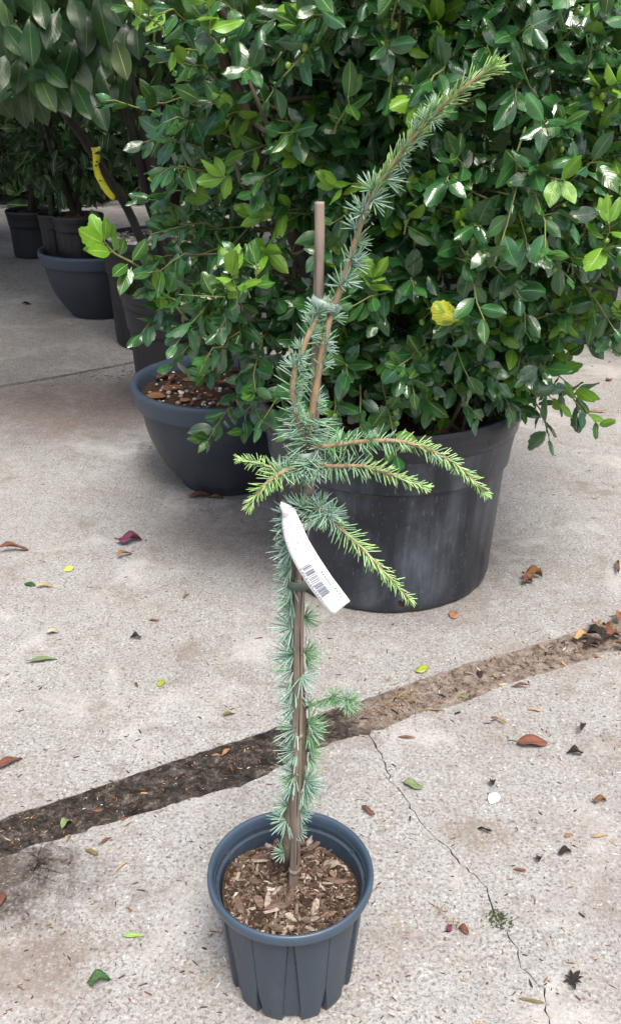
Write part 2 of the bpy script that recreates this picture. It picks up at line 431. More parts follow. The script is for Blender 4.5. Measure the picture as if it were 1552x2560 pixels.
# ------------------------------------------------------------------ ground, slabs
def flat_poly(name,pts,z,mat,parent=None):
    me=bpy.data.meshes.new(name); me.from_pydata([(x,y,z) for x,y in pts],[],[tuple(range(len(pts)))]); me.materials.append(mat); me.update()
    return link(bpy.data.objects.new(name,me),parent)
gr=flat_poly("ground",[(-60,-40),(60,-40),(60,80),(-60,80)],-0.03,M['joint']); gr["kind"]="structure"
pav=empty("pavement"); pav["kind"]="structure"
def jag(pts,step,amp,seed):
    r=random.Random(seed); out=[]
    for i in range(len(pts)-1):
        a,b=Vector(pts[i]),Vector(pts[i+1]); L=(b-a).length; k=max(1,int(L/step)); nrm=Vector((-(b-a).y,(b-a).x))/max(L,1e-6)
        for j in range(k):
            w=(amp*(r.random()-.5)*2+amp*1.6*max(0,math.sin(a.x*41+j*step*55+seed)*math.sin(a.x*23+j*step*31))*(r.random()**.5)) if L<6 else 0
            out.append(tuple(a+(b-a)*(j/k)+nrm*w))
    out.append(tuple(pts[-1])); return out
def slab(pts,th=.09,z=0.0,bev=.006):
    import bmesh
    bm=bmesh.new(); vs=[bm.verts.new((x,y,z)) for x,y in pts]; f=bm.faces.new(vs)
    if f.normal.z<0: f.normal_flip()
    bm.normal_update()
    if f.normal.z<0: bmesh.ops.reverse_faces(bm,faces=[f])
    r=bmesh.ops.inset_region(bm,faces=[f],thickness=bev,depth=0)
    side=[v for v in bm.verts if v not in f.verts]
    for v in side: v.co.z-=bev*.8
    ed=[e for e in bm.edges if e.is_boundary]
    ex=bmesh.ops.extrude_edge_only(bm,edges=ed)
    for v in ex['geom']:
        if isinstance(v,bmesh.types.BMVert): v.co.z=z-th
    bmesh.ops.triangulate(bm,faces=[g for g in bm.faces if len(g.verts)>4])
    bmesh.ops.recalc_face_normals(bm,faces=bm.faces)
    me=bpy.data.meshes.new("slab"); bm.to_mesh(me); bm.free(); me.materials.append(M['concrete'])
    return link(bpy.data.objects.new("slab",me),pav)
xy=lambda px,py:(G(px,py).x,G(px,py).y)
near_edge=[xy(*q) for q in [(-60,2168),(90,2112),(177,2090),(290,2052),(402,2021),(500,1990),(602,1967),(690,1925),(760,1885),(850,1850),(925,1832)]]
near_edge2=[xy(*q) for q in [(930,1829),(985,1815),(1031,1788),(1144,1760),(1262,1714),(1328,1694),(1420,1664),(1511,1635),(1552,1627)]]
far_edge=[xy(*q) for q in [(-60,2068),(0,2048),(100,2016),(200,1985),(300,1948),(400,1915),(500,1880),(600,1850),(690,1818),(780,1790),(900,1753),(1031,1705),(1162,1661),(1336,1613),(1445,1578),(1552,1544)]]
def ext(a,b,L):
    a,b=Vector(a),Vector(b); return tuple(b+(b-a).normalized()*L)
crack=[xy(*q) for q in [(925,1838),(945,1880),(962,1920),(975,1960),(1000,1985),(1020,2010),(1040,2040),(1062,2070),(1085,2095),(1110,2115),(1150,2160),(1190,2190),(1215,2220),(1225,2260),(1240,2298),(1265,2330),(1290,2370),(1300,2420),(1330,2445),(1355,2470),(1365,2510),(1372,2560),(1390,2660)]]
crack+= [(crack[-1][0]+.05,.75),(crack[-1][0]+.02,.3),(crack[-1][0]+.10,-.6),(crack[-1][0]+.02,-3)]
cj=jag(crack,.012,.0035,3)
wr=random.Random(5)
cl=[(x-.0004-.0026*wr.random()**2,y) for x,y in cj]; cr=[(x+.0004+.0028*wr.random()**2,y) for x,y in cj]
L0=(-14.,near_edge[0][1]-.5*13.); 
ne=jag([ext(near_edge[3],near_edge[0],7)]+near_edge,.02,.0035,1)
ne=[p for p in ne if p[0]<cl[0][0]-.004]
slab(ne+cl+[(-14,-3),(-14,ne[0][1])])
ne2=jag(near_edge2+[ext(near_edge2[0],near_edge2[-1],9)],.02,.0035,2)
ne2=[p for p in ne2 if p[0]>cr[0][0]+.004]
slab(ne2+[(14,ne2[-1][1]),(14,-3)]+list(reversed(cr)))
fj=[xy(*q) for q in [(-60,979),(0,968),(130,946),(250,924),(347,905),(420,893)]]
fe=jag([ext(far_edge[5],far_edge[0],7)]+far_edge+[ext(far_edge[6],far_edge[-1],9)],.02,.003,4)
fjl=[ext(fj[2],fj[0],5)]+fj+[ext(fj[0],fj[-1],12)]
fjn=[(x,y-.012) for x,y in jag(fjl,.05,.004,6)]
fjf=[(x,y+.016) for x,y in jag(fjl,.05,.004,7)]
slab(fe+[(fe[-1][0]+2,fjn[-1][1])]+list(reversed(fjn)))
slab(fjf+[(16,24),(-16,24),(-16,fjf[0][1])],z=.004)
# earth filling the joints (slightly sunken, lumpy)
def joint_fill(name,a,b,z,seed):
    r=random.Random(seed); V=[];F=[]; n=420; k=12
    A=[Vector(p) for p in a]; B=[Vector(p) for p in b]
    def samp(P,t):
        s=t*(len(P)-1); i=min(int(s),len(P)-2); return P[i].lerp(P[i+1],s-i)
    for i in range(n+1):
        pa,pb=samp(A,i/n),samp(B,i/n); d=pb-pa
        for j in range(k+1):
            t=-.12+1.24*j/k; p=pa+d*t; hh=z+r.uniform(-.0015,.0015)
            V.append((p.x,p.y,hh))
    for i in range(n):
        for j in range(k):
            o=i*(k+1)+j; F.append((o,o+1,o+k+2,o+k+1))
    me=quads_mesh(name,V,F,M['joint']); o=link(bpy.data.objects.new(name,me)); o["kind"]="structure"; return o
def resamp(P,xs):
    P=sorted(P); X=[p[0] for p in P]; Y=[p[1] for p in P]; return [(x,float(np.interp(x,X,Y))) for x in xs]
xs=np.linspace(-1.6,2.4,160)
joint_fill("joint_soil",resamp(ne+ne2,xs),resamp(fe,xs),-.0022,1)

# ------------------------------------------------------------------ leaf prototypes
def leaf_proto(kind,seed):
    r=random.Random(seed); 
    if kind=='holly':
        ns=10; ratio=r.uniform(.44,.58)
        sp=[0,.0,.045,.0,.055,.0,.055,.0,.04,0] if r.random()<.30 else [0]*10
        shape=lambda t: (math.sin(math.pi*min(1,(t*.98+.02))**.85)**.72)*(1 if t<.8 else 1-.25*(t-.8)/.2)
        curl=r.uniform(.0,.30); fold=r.uniform(-.55,.25); stalk=.10
    elif kind=='laurel':
        ns=11; ratio=r.uniform(.36,.45); sp=[0]*11
        shape=lambda t: math.sin(math.pi*t**1.15)**.72 if t<1 else 0
        curl=r.uniform(.05,.3); fold=r.uniform(.1,.4); stalk=.07
    elif kind=='round':
        ns=8; ratio=r.uniform(.55,.75); sp=[0]*8
        shape=lambda t: math.sin(math.pi*t)**.6 if 0<t<1 else 0
        curl=r.uniform(-.1,.2); fold=r.uniform(0,.2); stalk=.0
    elif kind=='small':
        ns=5; ratio=r.uniform(.42,.55); sp=[0]*5
        shape=lambda t: math.sin(math.pi*t)**.75 if 0<t<1 else 0
        curl=r.uniform(.0,.3); fold=r.uniform(.1,.4); stalk=.0
    else: # blade
        ns=8; ratio=r.uniform(.16,.24); sp=[0]*8
        shape=lambda t: math.sin(math.pi*t)**.6 if 0<t<1 else 0
        curl=r.uniform(0,.2); fold=r.uniform(.1,.4); stalk=0
    V=[];U=[];F=[]; ph=r.uniform(0,6); tw=r.uniform(-.3,.3)
    cols=5 if kind!='small' else 3
    for i in range(ns):
        t=i/(ns-1)
        w=max(.012,ratio*.5*max(0,shape(t)))
        for j in range(cols):
            s=-1+2*j/(cols-1)
            e=abs(s)
            ww=w
            yy=stalk+(1-stalk)*t
            if e==1 and sp[i]>0: ww=w+sp[i]*ratio; yy+=.035
            if e==1 and i<ns-1 and i>0 and sp[i]==0 and max(sp)>.06: ww=w*.98
            x=s*ww
            z=fold*abs(x)*1.0*(1 if e<1 else 1)-curl*t*t*.8+.025*math.sin(ph+t*9+s*2)*e-(.9*x*x if kind=='holly' else 0)+(.012*math.sin(t*22)*(1-e)*e*4 if kind=='holly' else 0)
            x+=tw*.1*math.sin(t*3)
            V.append((x,yy,z)); U.append((.5+s*.5,t))
    for i in range(ns-1):
        for j in range(cols-1):
            o=i*cols+j; F.append((o,o+1,o+cols+1,o+cols))
    if stalk>0:
        o=len(V)
        for (x,y) in ((-.012,0),(.012,0),(.012,stalk),(-.012,stalk)): V.append((x,y,0)); U.append((.5,0))
        F.append((o,o+1,o+2,o+3))
    return np.array(V,np.float32),np.array(F,np.int32),np.array(U,np.float32)

PROTO={k:[leaf_proto(k,i*7+hash_) for i in range(c)] for k,c,hash_ in (('holly',12,1),('laurel',5,3),('round',3,5),('small',5,9),('blade',3,13))}
def frame(p,d,n,s,ws=1.0):
    d=Vector(d).normalized(); n=Vector(n); x=d.cross(n)
    if x.length<1e-4: x=d.cross(Vector((.3,.5,.8)))
    x.normalize(); n=x.cross(d)
    m=Matrix(((x.x*s*ws,d.x*s,n.x*s,p[0]),(x.y*s*ws,d.y*s,n.y*s,p[1]),(x.z*s*ws,d.z*s,n.z*s,p[2]),(0,0,0,1)))
    return m
def xf(V,m):
    A=np.array(m,dtype=np.float32); return V@A[:3,:3].T+A[:3,3]
_mesh_cache={}
def leaf_mesh(kind,i,matkey):
    k=(kind,i,matkey)
    if k not in _mesh_cache:
        V,F,U=PROTO[kind][i]; _mesh_cache[k]=quads_mesh("leaf",V,F,M[matkey],None,U)
    return _mesh_cache[k]

class Foliage:
    """collects leaves; the ones that show largest become parts, the rest one joined mesh"""
    def __init__(s): s.L=[]
    def leaf(s,kind,p,d,n,size,matkey,ws=1.0):
        s.L.append((kind,random.randrange(len(PROTO[kind])),frame(p,d,n,size,ws),matkey,size))
    def finish(s,root,maxparts,matkeys,restname="foliage",name="leaf"):
        # visibility estimate in the photograph's frame
        zb={}; samples=[]
        for idx,(kind,i,m,mk,size) in enumerate(s.L):
            A=np.array(m); cnt=[]
            for t in (.2,.4,.6,.8,.95):
                for u in (-.15,0,.15):
                    p=A[:3,:3]@np.array((u,t,0))+A[:3,3]
                    if p[1]<.3: continue
                    X,Y,Z=proj(p)
                    if not(0<=X<1552 and 0<=Y<2560): continue
                    c=(int(X//6),int(Y//6)); cnt.append((c,Z))
                    if c not in zb or Z<zb[c][0]: zb[c]=(Z,idx)
            samples.append(cnt)
        vis=np.zeros(len(s.L)); 
        for c,(Z,idx) in zb.items(): vis[idx]+=1
        order=np.argsort(-vis)
        chosen=set(int(i) for i in order[:maxparts] if vis[i]>0)
        inv=Matrix.Translation(-Vector(root.location))
        bag=Bag()
        for idx,(kind,i,m,mk,size) in enumerate(s.L):
            if idx in chosen:
                o=bpy.data.objects.new(name,leaf_mesh(kind,i,mk)); link(o,root); o.matrix_local=inv@m
            else:
                V,F,U=PROTO[kind][i]; bag.add(xf(V,m),F,U,matkeys.index(mk))
        if bag.n:
            o=bag.obj(restname,[M[k] for k in matkeys],root); o["kind"]="stuff"
        return len(chosen)

rv=lambda a=1.0: Vector((random.gauss(0,a),random.gauss(0,a),random.gauss(0,a)))
UP=Vector((0,0,1))
#PART2
# ------------------------------------------------------------------ pots
def add_part(name,V,F,U,mat,root,smooth=True,autosharp=None):
    me=quads_mesh(name,V,F,mat,None,U,smooth)
    o=link(bpy.data.objects.new(name,me),root)
    if autosharp:
        me.set_sharp_from_angle(angle=R(autosharp))
    return o
def disc_fill(name,r,z,mat,root,amp=.012,seed=0,dome=0.0,rings=14,seg=48):
    q=random.Random(seed); V=[];F=[]
    ph=[q.uniform(0,6) for _ in range(6)]
    for i in range(rings+1):
        rr=r*i/rings
        for k in range(seg):
            a=2*math.pi*k/seg; x,y=rr*math.cos(a),rr*math.sin(a)
            h=amp*(math.sin(x*23/r*.35+ph[0])*math.sin(y*19/r*.35+ph[1])+.5*math.sin(x*50/r*.3+ph[2]+y*33/r*.3))+dome*(1-(i/rings)**2)+q.uniform(-.1,.1)*amp
            V.append((x,y,z+h)); 
    for i in range(rings):
        for k in range(seg):
            k2=(k+1)%seg; F.append((i*seg+k,(i+1)*seg+k,(i+1)*seg+k2,i*seg+k2))
    return add_part(name,np.array(V),np.array(F),np.zeros((len(V),2)),mat,root)

def big_pot(name,loc,r,h,label,mat,fill,hole=None,group=None,fillz=.06):
    root=thing(name,label,"plant pot",loc,group or "black plastic nursery pots")
    prof=[(.02,0.0),(r*.80,0.0),(r*.835,.012),(r*.845,.03),(r*.855,h*.2),(r*.875,h*.4),(r*.893,h*.60),(r*.900,h*.675),(r*.915,h*.685),(r*.93,h*.69),(r*.935,h*.74),(r*.955,h*.83),(r*.965,h*.86)]
    # fine vertical steps so that the wall is faceted very softly
    dense=[]
    for (a,b) in zip(prof[:-1],prof[1:]):
        k=max(1,int(math.hypot(a[0]-b[0],a[1]-b[1])/.02))
        for j in range(k): dense.append((a[0]+(b[0]-a[0])*j/k,a[1]+(b[1]-a[1])*j/k))
    dense.append(prof[-1])
    seg=120; q=random.Random(sum(map(ord,label)))
    ph=[q.uniform(0,6) for _ in range(4)]
    def rf(i,rr,z,a):
        if rr<r*.7: return rr
        t=z/h
        flute=.0035*max(0,math.cos(a*16+ph[0]))**6*(1 if t<.66 else 0)
        return rr*(1+.006*math.sin(2*a+ph[1])+.004*math.sin(5*a+ph[2]))-flute
    V,F,U=lathe(dense,seg,rf)
    if hole:
        an,z0,z1=hole; keep=[]
        for f in F:
            c=V[f].mean(0); aa=math.atan2(c[1],c[0])
            if abs((aa-an+math.pi)%(2*math.pi)-math.pi)<.045 and z0<c[2]<z1: continue
            keep.append(f)
        F=np.array(keep)
        seglen=[]
    add_part("wall",V,F,U,mat,root,True,40)
    rim=[(r*.955,h*.855),(r*.975,h*.868),(r*.978,h*.90),(r*.982,h*.925),(r*1.002,h*.932),(r*1.006,h*.95),(r*1.004,h*.985),(r*.99,h),(r*.965,h*1.0),(r*.95,h*.985),(r*.94,h*.93),(r*.925,h*.80)]
    V,F,U=lathe(rim,seg,lambda i,rr,z,a: rr*(1+.006*math.sin(2*a+ph[1])+.004*math.sin(5*a+ph[2])))
    add_part("rim",V,F,U,M['pot_rim_black'] if hole else mat,root,True,50)
    disc_fill("soil",r*.93,h-fillz,fill,root,.012,int(r*1000),.02)
    if hole:
        # earth showing behind the drain hole
        V,F,U=lathe([(r*.82,.005),(r*.825,.09)],60); add_part("root_ball",V,F,U,M['soil_brown'],root)
    return root

def bowl_pot(loc,r,h,label,fill,group=None):
    root=thing("bowl_planter",label,"planter",loc,group or "blue-grey bowl planters")
    prof=[(.02,0)]
    prof+=[(r*.50,0),(r*.52,.006),(r*.525,.02)]
    for i in range(1,17):
        t=i/16; prof.append((r*(.525+.37*math.sin(t*math.pi/2)**.95),.02+(h*.80-.02)*(t**1.12)))
    V,F,U=lathe(prof,112); add_part("wall",V,F,U,M['bowl'],root)
    rim=[(r*.895,h*.80),(r*.93,h*.80),(r*.955,h*.805),(r*.965,h*.83),(r*.985,h*.91),(r*.997,h*.955),(r*1.0,h*.98),(r*.99,h),(r*.955,h*1.005),(r*.93,h*.99),(r*.915,h*.95),(r*.89,h*.80)]
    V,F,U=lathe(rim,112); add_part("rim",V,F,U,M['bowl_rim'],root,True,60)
    disc_fill("soil",r*.905,h-.05,fill,root,.008,int(r*999),.012)
    return root

def pebbles(name,c,r,z,n,seed,label,s0=.006,s1=.014,parent=None):
    q=random.Random(seed); bag=Bag()
    base=np.array([(math.cos(a)*math.cos(b),math.sin(a)*math.cos(b),math.sin(b)) for b in (-1.2,-.45,.45,1.2) for a in np.linspace(0,2*math.pi,6,endpoint=False)],np.float32)
    F=[(i*6+k,i*6+(k+1)%6,(i+1)*6+(k+1)%6,(i+1)*6+k) for i in range(3) for k in range(6)]+[(18,19,20,21),(18,21,22,23),(3,2,1,0),(5,4,3,0)]
    for _ in range(n):
        rr=r*math.sqrt(q.random()); a=q.uniform(0,6.283); s=q.uniform(s0,s1)
        m=Matrix.Translation((c[0]+rr*math.cos(a),c[1]+rr*math.sin(a),z+q.uniform(0,.012)))@Matrix.Rotation(q.uniform(0,6),4,'Z')@Matrix.Rotation(q.uniform(-.5,.5),4,'X')@Matrix.Diagonal((s*q.uniform(.8,1.5),s,s*.7,1))
        bag.add(xf(base,m),F)
    o=bag.obj(name,[M['pebble']],parent); o["kind"]="stuff"
    if parent is None: tag(o,label,"gravel",kind="stuff")
    return o

BIG=(.238,2.715,0); BIG_R,BIG_H=.394,.585
big_pot("nursery_pot",BIG,BIG_R,BIG_H,"large scuffed black plastic pot with square drain hole holding the holly bush",M['pot_black'],M['soil_brown'],hole=(-math.pi/2+.085,.022,.050))
POTA=(-.54,4.22,0)
big_pot("nursery_pot",POTA,.30,.56,"black plastic pot behind the gravel-filled bowl, holding grey laurel stems",M['pot_black_far'],M['soil_brown'],fillz=.05)
POTB=(-.83,5.32,0)
big_pot("nursery_pot",POTB,.32,.585,"dull black tapered pot topped with pale gravel behind the laurel stems",M['pot_black_far'],M['soil'],fillz=.05)
pebbles("gravel",(POTB[0],POTB[1]),.28,.585-.03,500,5,"pale gravel covering the soil of the pot behind the laurel stems",.008,.018)
POTR=(1.48,5.46,0)
big_pot("nursery_pot",POTR,.30,.56,"black tapered pot in the shade behind the right side of the holly",M['pot_black_far'],M['soil'],fillz=.05)
POTR2=(2.01,4.95,0)
big_pot("nursery_pot",POTR2,.33,.60,"black pot standing beside the pot shaded by the holly",M['pot_black_far'],M['soil'],fillz=.05)
POTF=(-2.2,7.76,0)
big_pot("nursery_pot",POTF,.19,.36,"dull black pot on the bare concrete beyond the bowl with two small pots",M['pot_black_far'],M['soil'],fillz=.04)
POTF2=(-2.95,8.5,0)
big_pot("nursery_pot",POTF2,.24,.45,"black pot in deep shade beside a rust-leaved maple",M['pot_black_far'],M['soil'],fillz=.04)
BOWL=(-.317,3.384,0)
bowl_pot(BOWL,.346,.40,"blue-grey plastic bowl planter with gravel and dead leaves beside the large black pot",M['soil'])
pebbles("gravel",(BOWL[0],BOWL[1]),.30,.40-.046,190,8,"pale gravel scattered over the soil of the near bowl planter",.004,.011)
FBOWL=(-1.31,5.93,0)
bowl_pot(FBOWL,.347,.40,"blue-grey bowl planter with two small black pots standing in it",M['soil'])
SP1=(-1.56,5.99,.345); SP2=(-1.375,5.83,.345)
big_pot("small_pot",SP1,.095,.25,"small narrow black pot at the edge of the far bowl planter",M['pot_black_far'],M['soil'],fillz=.03)
big_pot("small_pot",SP2,.15,.27,"black pot with a leafy camellia standing in the far bowl planter",M['pot_black_far'],M['soil_brown'],fillz=.03)

# ---- the foreground pot
FG=(-.034,1.19,0); FR,FH=.1415,.245
fg=thing("nursery_pot","small slate-grey plastic pot with fluted sides holding the young blue cedar","plant pot",FG)
def fg_body():
    seg=600; nz=72; V=[];U=[];F=[]
    zt=FH-.020
    for i in range(nz+1):
        t=i/nz
        for k in range(seg):
            a=2*math.pi*k/seg
            z0=0.0
            # notches cut between the feet
            nd=abs(((a+math.pi/2-.02)/(math.pi/3)+.5)%1-.5)*(math.pi/3)       # distance to the 6 recess axes
            nn=abs(((a+math.pi/2-.02+math.pi/6)/(math.pi/3)+.5)%1-.5)*(math.pi/3)
            w=.042
            if nn<w: z0=.050*min(1,(1-nn/w)*1.7)
            if nd<.125: z0=max(z0,.010)
            z=z0+(zt-z0)*t
            r=.1085+(.1285-.1085)*(z/zt)
            wz=.036+.12*max(0,1-z/(zt*.99))
            e=max(0,min(1,(wz-nd)/.012))
            r-=.0065*e*min(1,max(0,(zt*.985-z)/.012))
            e2=max(0,min(1,((.004+.07*max(0,1-z/.075))-nn)/.012)); r-=.006*e2
            if z<.012: r-=.003*(1-z/.012)
            V.append((r*math.cos(a),r*math.sin(a),z)); U.append((k/seg,t))
    for i in range(nz):
        for k in range(seg):
            k2=(k+1)%seg; F.append((i*seg+k,i*seg+k2,(i+1)*seg+k2,(i+1)*seg+k))
    # underside, set a little up
    n0=len(V)
    for k in range(seg): 
        a=2*math.pi*k/seg; V.append((.095*math.cos(a),.095*math.sin(a),.016)); U.append((0,0))
    for k in range(seg): V.append((.001*math.cos(k),.001*math.sin(k),.016)); U.append((0,0))
    for k in range(seg):
        k2=(k+1)%seg; F.append((n0+k,n0+k2,k2,k)); F.append((n0+seg+k,n0+seg+k2,n0+k2,n0+k))
    return np.array(V),np.array(F),np.array(U)
add_part("wall",*fg_body(),M['pot_fg'],fg,True,32)
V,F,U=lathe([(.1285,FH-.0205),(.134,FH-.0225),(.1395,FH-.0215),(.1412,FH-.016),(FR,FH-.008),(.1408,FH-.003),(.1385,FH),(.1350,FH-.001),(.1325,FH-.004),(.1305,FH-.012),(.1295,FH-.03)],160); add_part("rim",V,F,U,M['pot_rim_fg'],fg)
V,F,U=lathe([(.1293,FH-.029),(.1222,FH-.031),(.1172,FH-.06),(.108,FH-.12)],160); add_part("inner_wall",V,F,U,M['pot_fg'],fg,True,30)

# ---- bark mulch inside it
MZ=FH-.052
mul=thing("bark_mulch","brown bark chip mulch filling the foreground cedar pot","mulch",(FG[0],FG[1],MZ-.03))
def mound(x,y):
    dx,dy=x-FG[0],y-FG[1]; r=math.hypot(dx,dy)/.125
    return MZ+.010*(1-r*r)+.006*math.sin(dx*40+1)+.006*math.sin(dy*37)+.012*(-dx-.0)/.125*.6
def soil_disc():
    V=[];F=[];rings=16;seg=56
    for i in range(rings+1):
        for k in range(seg):
            a=2*math.pi*k/seg; rr=.1175*i/rings; x,y=rr*math.cos(a),rr*math.sin(a)
            V.append((x,y,mound(x+FG[0],y+FG[1])-(MZ-.03)))
    for i in range(rings):
        for k in range(seg):
            k2=(k+1)%seg; F.append((i*seg+k,(i+1)*seg+k,(i+1)*seg+k2,i*seg+k2))
    return np.array(V),np.array(F),np.zeros((len(V),2))
add_part("soil",*soil_disc(),M['soil'],mul)
def chip_proto(seed):
    q=random.Random(seed); V=[];n=6; el=q.uniform(.16,.42)
    up=[];lo=[]
    for k in range(n):
        a=2*math.pi*(k+q.uniform(-.3,.3))/n; rr=q.uniform(.6,1.1)
        x,y=.5*rr*math.cos(a),.5*el*rr*math.sin(a)
        up.append((x,y,.07+q.uniform(-.02,.05))); lo.append((x*1.05,y*1.1,-.06+q.uniform(-.03,.02)))
    V=up+lo
    F=[(k,(k+1)%n,n+(k+1)%n,n+k)[::-1] for k in range(n)]+[(0,1,2,3),(0,3,4,5),(n+3,n+2,n+1,n),(n+5,n+4,n+3,n)]
    return np.array(V,np.float32),np.array(F,np.int32)
CH=[chip_proto(i) for i in range(9)]
CHM=['chip_a','chip_b','chip_c','chip_d']
CHME={(i,k):quads_mesh("bark_chip",CH[i][0],CH[i][1],M[CHM[k]],None,None,False) for i in range(9) for k in range(4)}
def chip_xf(q,r,s,lift):
    rr=min(r*math.sqrt(q.random()),.1155-s*.55); a=q.uniform(0,6.283); x=FG[0]+rr*math.cos(a); y=FG[1]+rr*math.sin(a)
    return Matrix.Translation((x,y,mound(x,y)+lift))@Matrix.Rotation(q.uniform(0,6.28),4,'Z')@Matrix.Rotation(q.gauss(0,.35),4,'X')@Matrix.Rotation(q.gauss(0,.3),4,'Y')@Matrix.Diagonal((s,s,s*q.uniform(.5,1.0),1))
q=random.Random(21); bag=Bag()
for _ in range(2600):
    s=q.uniform(.006,.017); i=q.randrange(9); bag.add(xf(CH[i][0],chip_xf(q,.1155,s,q.uniform(0,.005))),CH[i][1],None,q.choices(range(4),(6,4,2,.35))[0])
o=bag.obj("chip_crumbs",[M[k] for k in CHM],mul,False); o["kind"]="stuff"
inv=Matrix.Translation(-Vector(mul.location))
for _ in range(298):
    s=min(.048,q.lognormvariate(math.log(.020),.45)); m=chip_xf(q,.116,s,q.uniform(.003,.011))
    o=bpy.data.objects.new("bark_chip",CHME[(q.randrange(9),q.choices(range(4),(6,3,2.2,.35))[0])]); link(o,mul); o.matrix_local=inv@m
#PART3
# ------------------------------------------------------------------ young cedar tied to a cane
SB=G(733,2213,.205); SY=SB.y
def tp(px,py,dy=0.0): return At(px,py,SY+dy)
K=1552/1494
def D(x,y,dy=0.0): return tp(x*K,y*K,dy)
stake_pts=[Vector((SB.x,SB.y,.14)),SB,D(710,2060),D(712,1900),D(716,1720),D(719,1500),D(725,1340),D(742,1180),D(752,1060),D(760,900),D(766,700),D(769,560),D(768.5,486)]
cane=thing("bamboo_stake","weathered brown bamboo cane standing upright beside the cedar stem","stake",(SB.x,SB.y,.14))
pth=smooth_path(stake_pts,8); n=len(pth)
rad=[.0092-.0032*(i/(n-1)) for i in range(n)]
V,F,U=tube(pth,rad,20,True,.03); b=Bag(); b.add(V,F,U); canem=b.obj("cane",[M['stake']],cane)
for yy in (2092,1777,1395,1185,800):     # joints of the cane
    j=min(range(n),key=lambda i:abs(proj(pth[i])[1]-yy*K)); d=(pth[min(j+1,n-1)]-pth[j-1]).normalized()
    b=Bag(); r=rad[j]; V,F,U=tube([pth[j]-d*.005,pth[j]-d*.002,pth[j],pth[j]+d*.002,pth[j]+d*.005],[r*1.0,r*1.14,r*1.24,r*1.14,r*1.0],20,True,.03); b.add(V,F,U); b.obj("cane_joint",[M['stake']],canem)

seg=[(p,r) for p,r in zip(pth,rad) if 1185*K<proj(p)[1]<2080*K]
b=Bag(); V,F,U=tube([p+Vector((.35*r+.0006*math.sin(i*.7),-.925*r,0)) for i,(p,r) in enumerate(seg)],[.0007+.0004*math.sin(i*.9) for i in range(len(seg))],5); b.add(V,F,U); b.obj("split",[M['lit_black']],canem)
tree=thing("cedar_tree","young blue-green cedar with drooping side shoots in the foreground pot","tree",tuple(G(716,2160,.19)))
def branch(name,pts,r0,r1,mat,parent=tree,sides=10,n=8):
    p=smooth_path(pts,n); m=len(p); b=Bag()
    V,F,U=tube(p,[r0+(r1-r0)*(i/(m-1)) for i in range(m)],sides,True,.06); b.add(V,F,U); o=b.obj(name,[M[mat]],parent); return p,o
TB=.012
trunk,_=branch("trunk",[Vector((tree.location.x,tree.location.y,.15)),G(716,2160,.205),D(694,2040,TB),D(702,1930,TB),D(722,1850,TB),D(722,1740,TB),D(716,1600,TB),D(712,1470,TB),D(711,1370,TB),D(714,1280,TB),D(719,1190,TB*.4),D(730,1110,0),D(738,1062,-.008)],.0125,.0068,'cedar_bark',sides=14)
def leader(pts): return [D(x,y,dy) for x,y,dy in pts]
P_lead=leader([(738,1062,-.008),(752,990,-.015),(765,900,-.016),(785,800,-.014),(800,750,-.012),(824,680,-.012),(850,600,-.015),(875,515,-.02),(905,455,-.03),(960,375,-.045),(1015,305,-.06),(1060,262,-.07),(1125,205,-.09),(1185,160,-.10)])
P_lead2=leader([(736,1062,-.008),(716,1010,-.02),(705,950,-.026),(708,900,-.026),(722,860,-.022),(745,800,-.018),(765,760,-.012),(776,738,-.008)])
P_r1=leader([(742,1078,-.008),(800,1072,-.03),(880,1062,-.05),(960,1062,-.06),(1030,1082,-.06),(1085,1110,-.055),(1130,1148,-.05),(1168,1188,-.05)])
P_r2=leader([(742,1118,-.01),(800,1122,-.035),(870,1122,-.055),(920,1135,-.06),(970,1152,-.06),(1022,1172,-.06)])
P_l1=leader([(728,1122,-.008),(690,1132,-.03),(655,1152,-.05),(625,1180,-.06),(602,1215,-.06)])
P_l2=leader([(690,1132,-.03),(655,1125,-.015),(615,1112,0),(580,1106,.01)])
P_r3=leader([(736,1232,0),(770,1225,-.02),(810,1262,-.04),(850,1300,-.055),(895,1345,-.06),(940,1395,-.06),(985,1442,-.055)])
P_r4=leader([(728,1708,.012),(755,1695,.01),(790,1683,.005),(825,1680,0),(838,1690,-.005)])

def needle_set(bag,p,d,length,width,mi,bend=0.0):
    d=Vector(d).normalized(); a=d.cross(UP)
    if a.length<.05: a=Vector((1,0,0))
    a.normalize(); c=d.cross(a)
    bd=rv(.5)*bend*length
    V=[];U=[]
    prof=((0,.7),(.5,1.0),(.88,.75),(1.0,.12))
    for t,w in prof:
        o=p+d*(length*t)+bd*t*t
        for k in range(3):
            an=2.094*k; V.append(o+(a*math.cos(an)+c*math.sin(an))*(width*.5*w)); U.append((k/3,t))
    F=[(i*3+k,i*3+(k+1)%3,(i+1)*3+(k+1)%3,(i+1)*3+k) for i in range(3) for k in range(3)]
    bag.add(V,F,U,mi)
NM=[M['needle_blue'],M['needle_mid'],M['needle_new']]
def tuft_mesh(seed,mi,count,spread):
    random.seed(seed); bag=Bag()
    for i in range(count):
        th=spread*math.sqrt((i+.5)/count); ph=i*2.39996+random.uniform(-.3,.3)
        d=Vector((math.sin(th)*math.cos(ph),math.sin(th)*math.sin(ph),math.cos(th)))
        needle_set(bag,d*.04,d,random.uniform(.78,1.05),.062,mi if random.random()<.85 else (1 if mi==0 else 0),.08)
    V=np.concatenate(bag.V)
    return quads_mesh("needle_tuft",V,np.concatenate(bag.F),NM,np.concatenate(bag.M),np.concatenate(bag.U))
TM={(s,mi):tuft_mesh(100+s*3+mi,mi,30+s*2,R(80)) for s in range(4) for mi in range(2)}
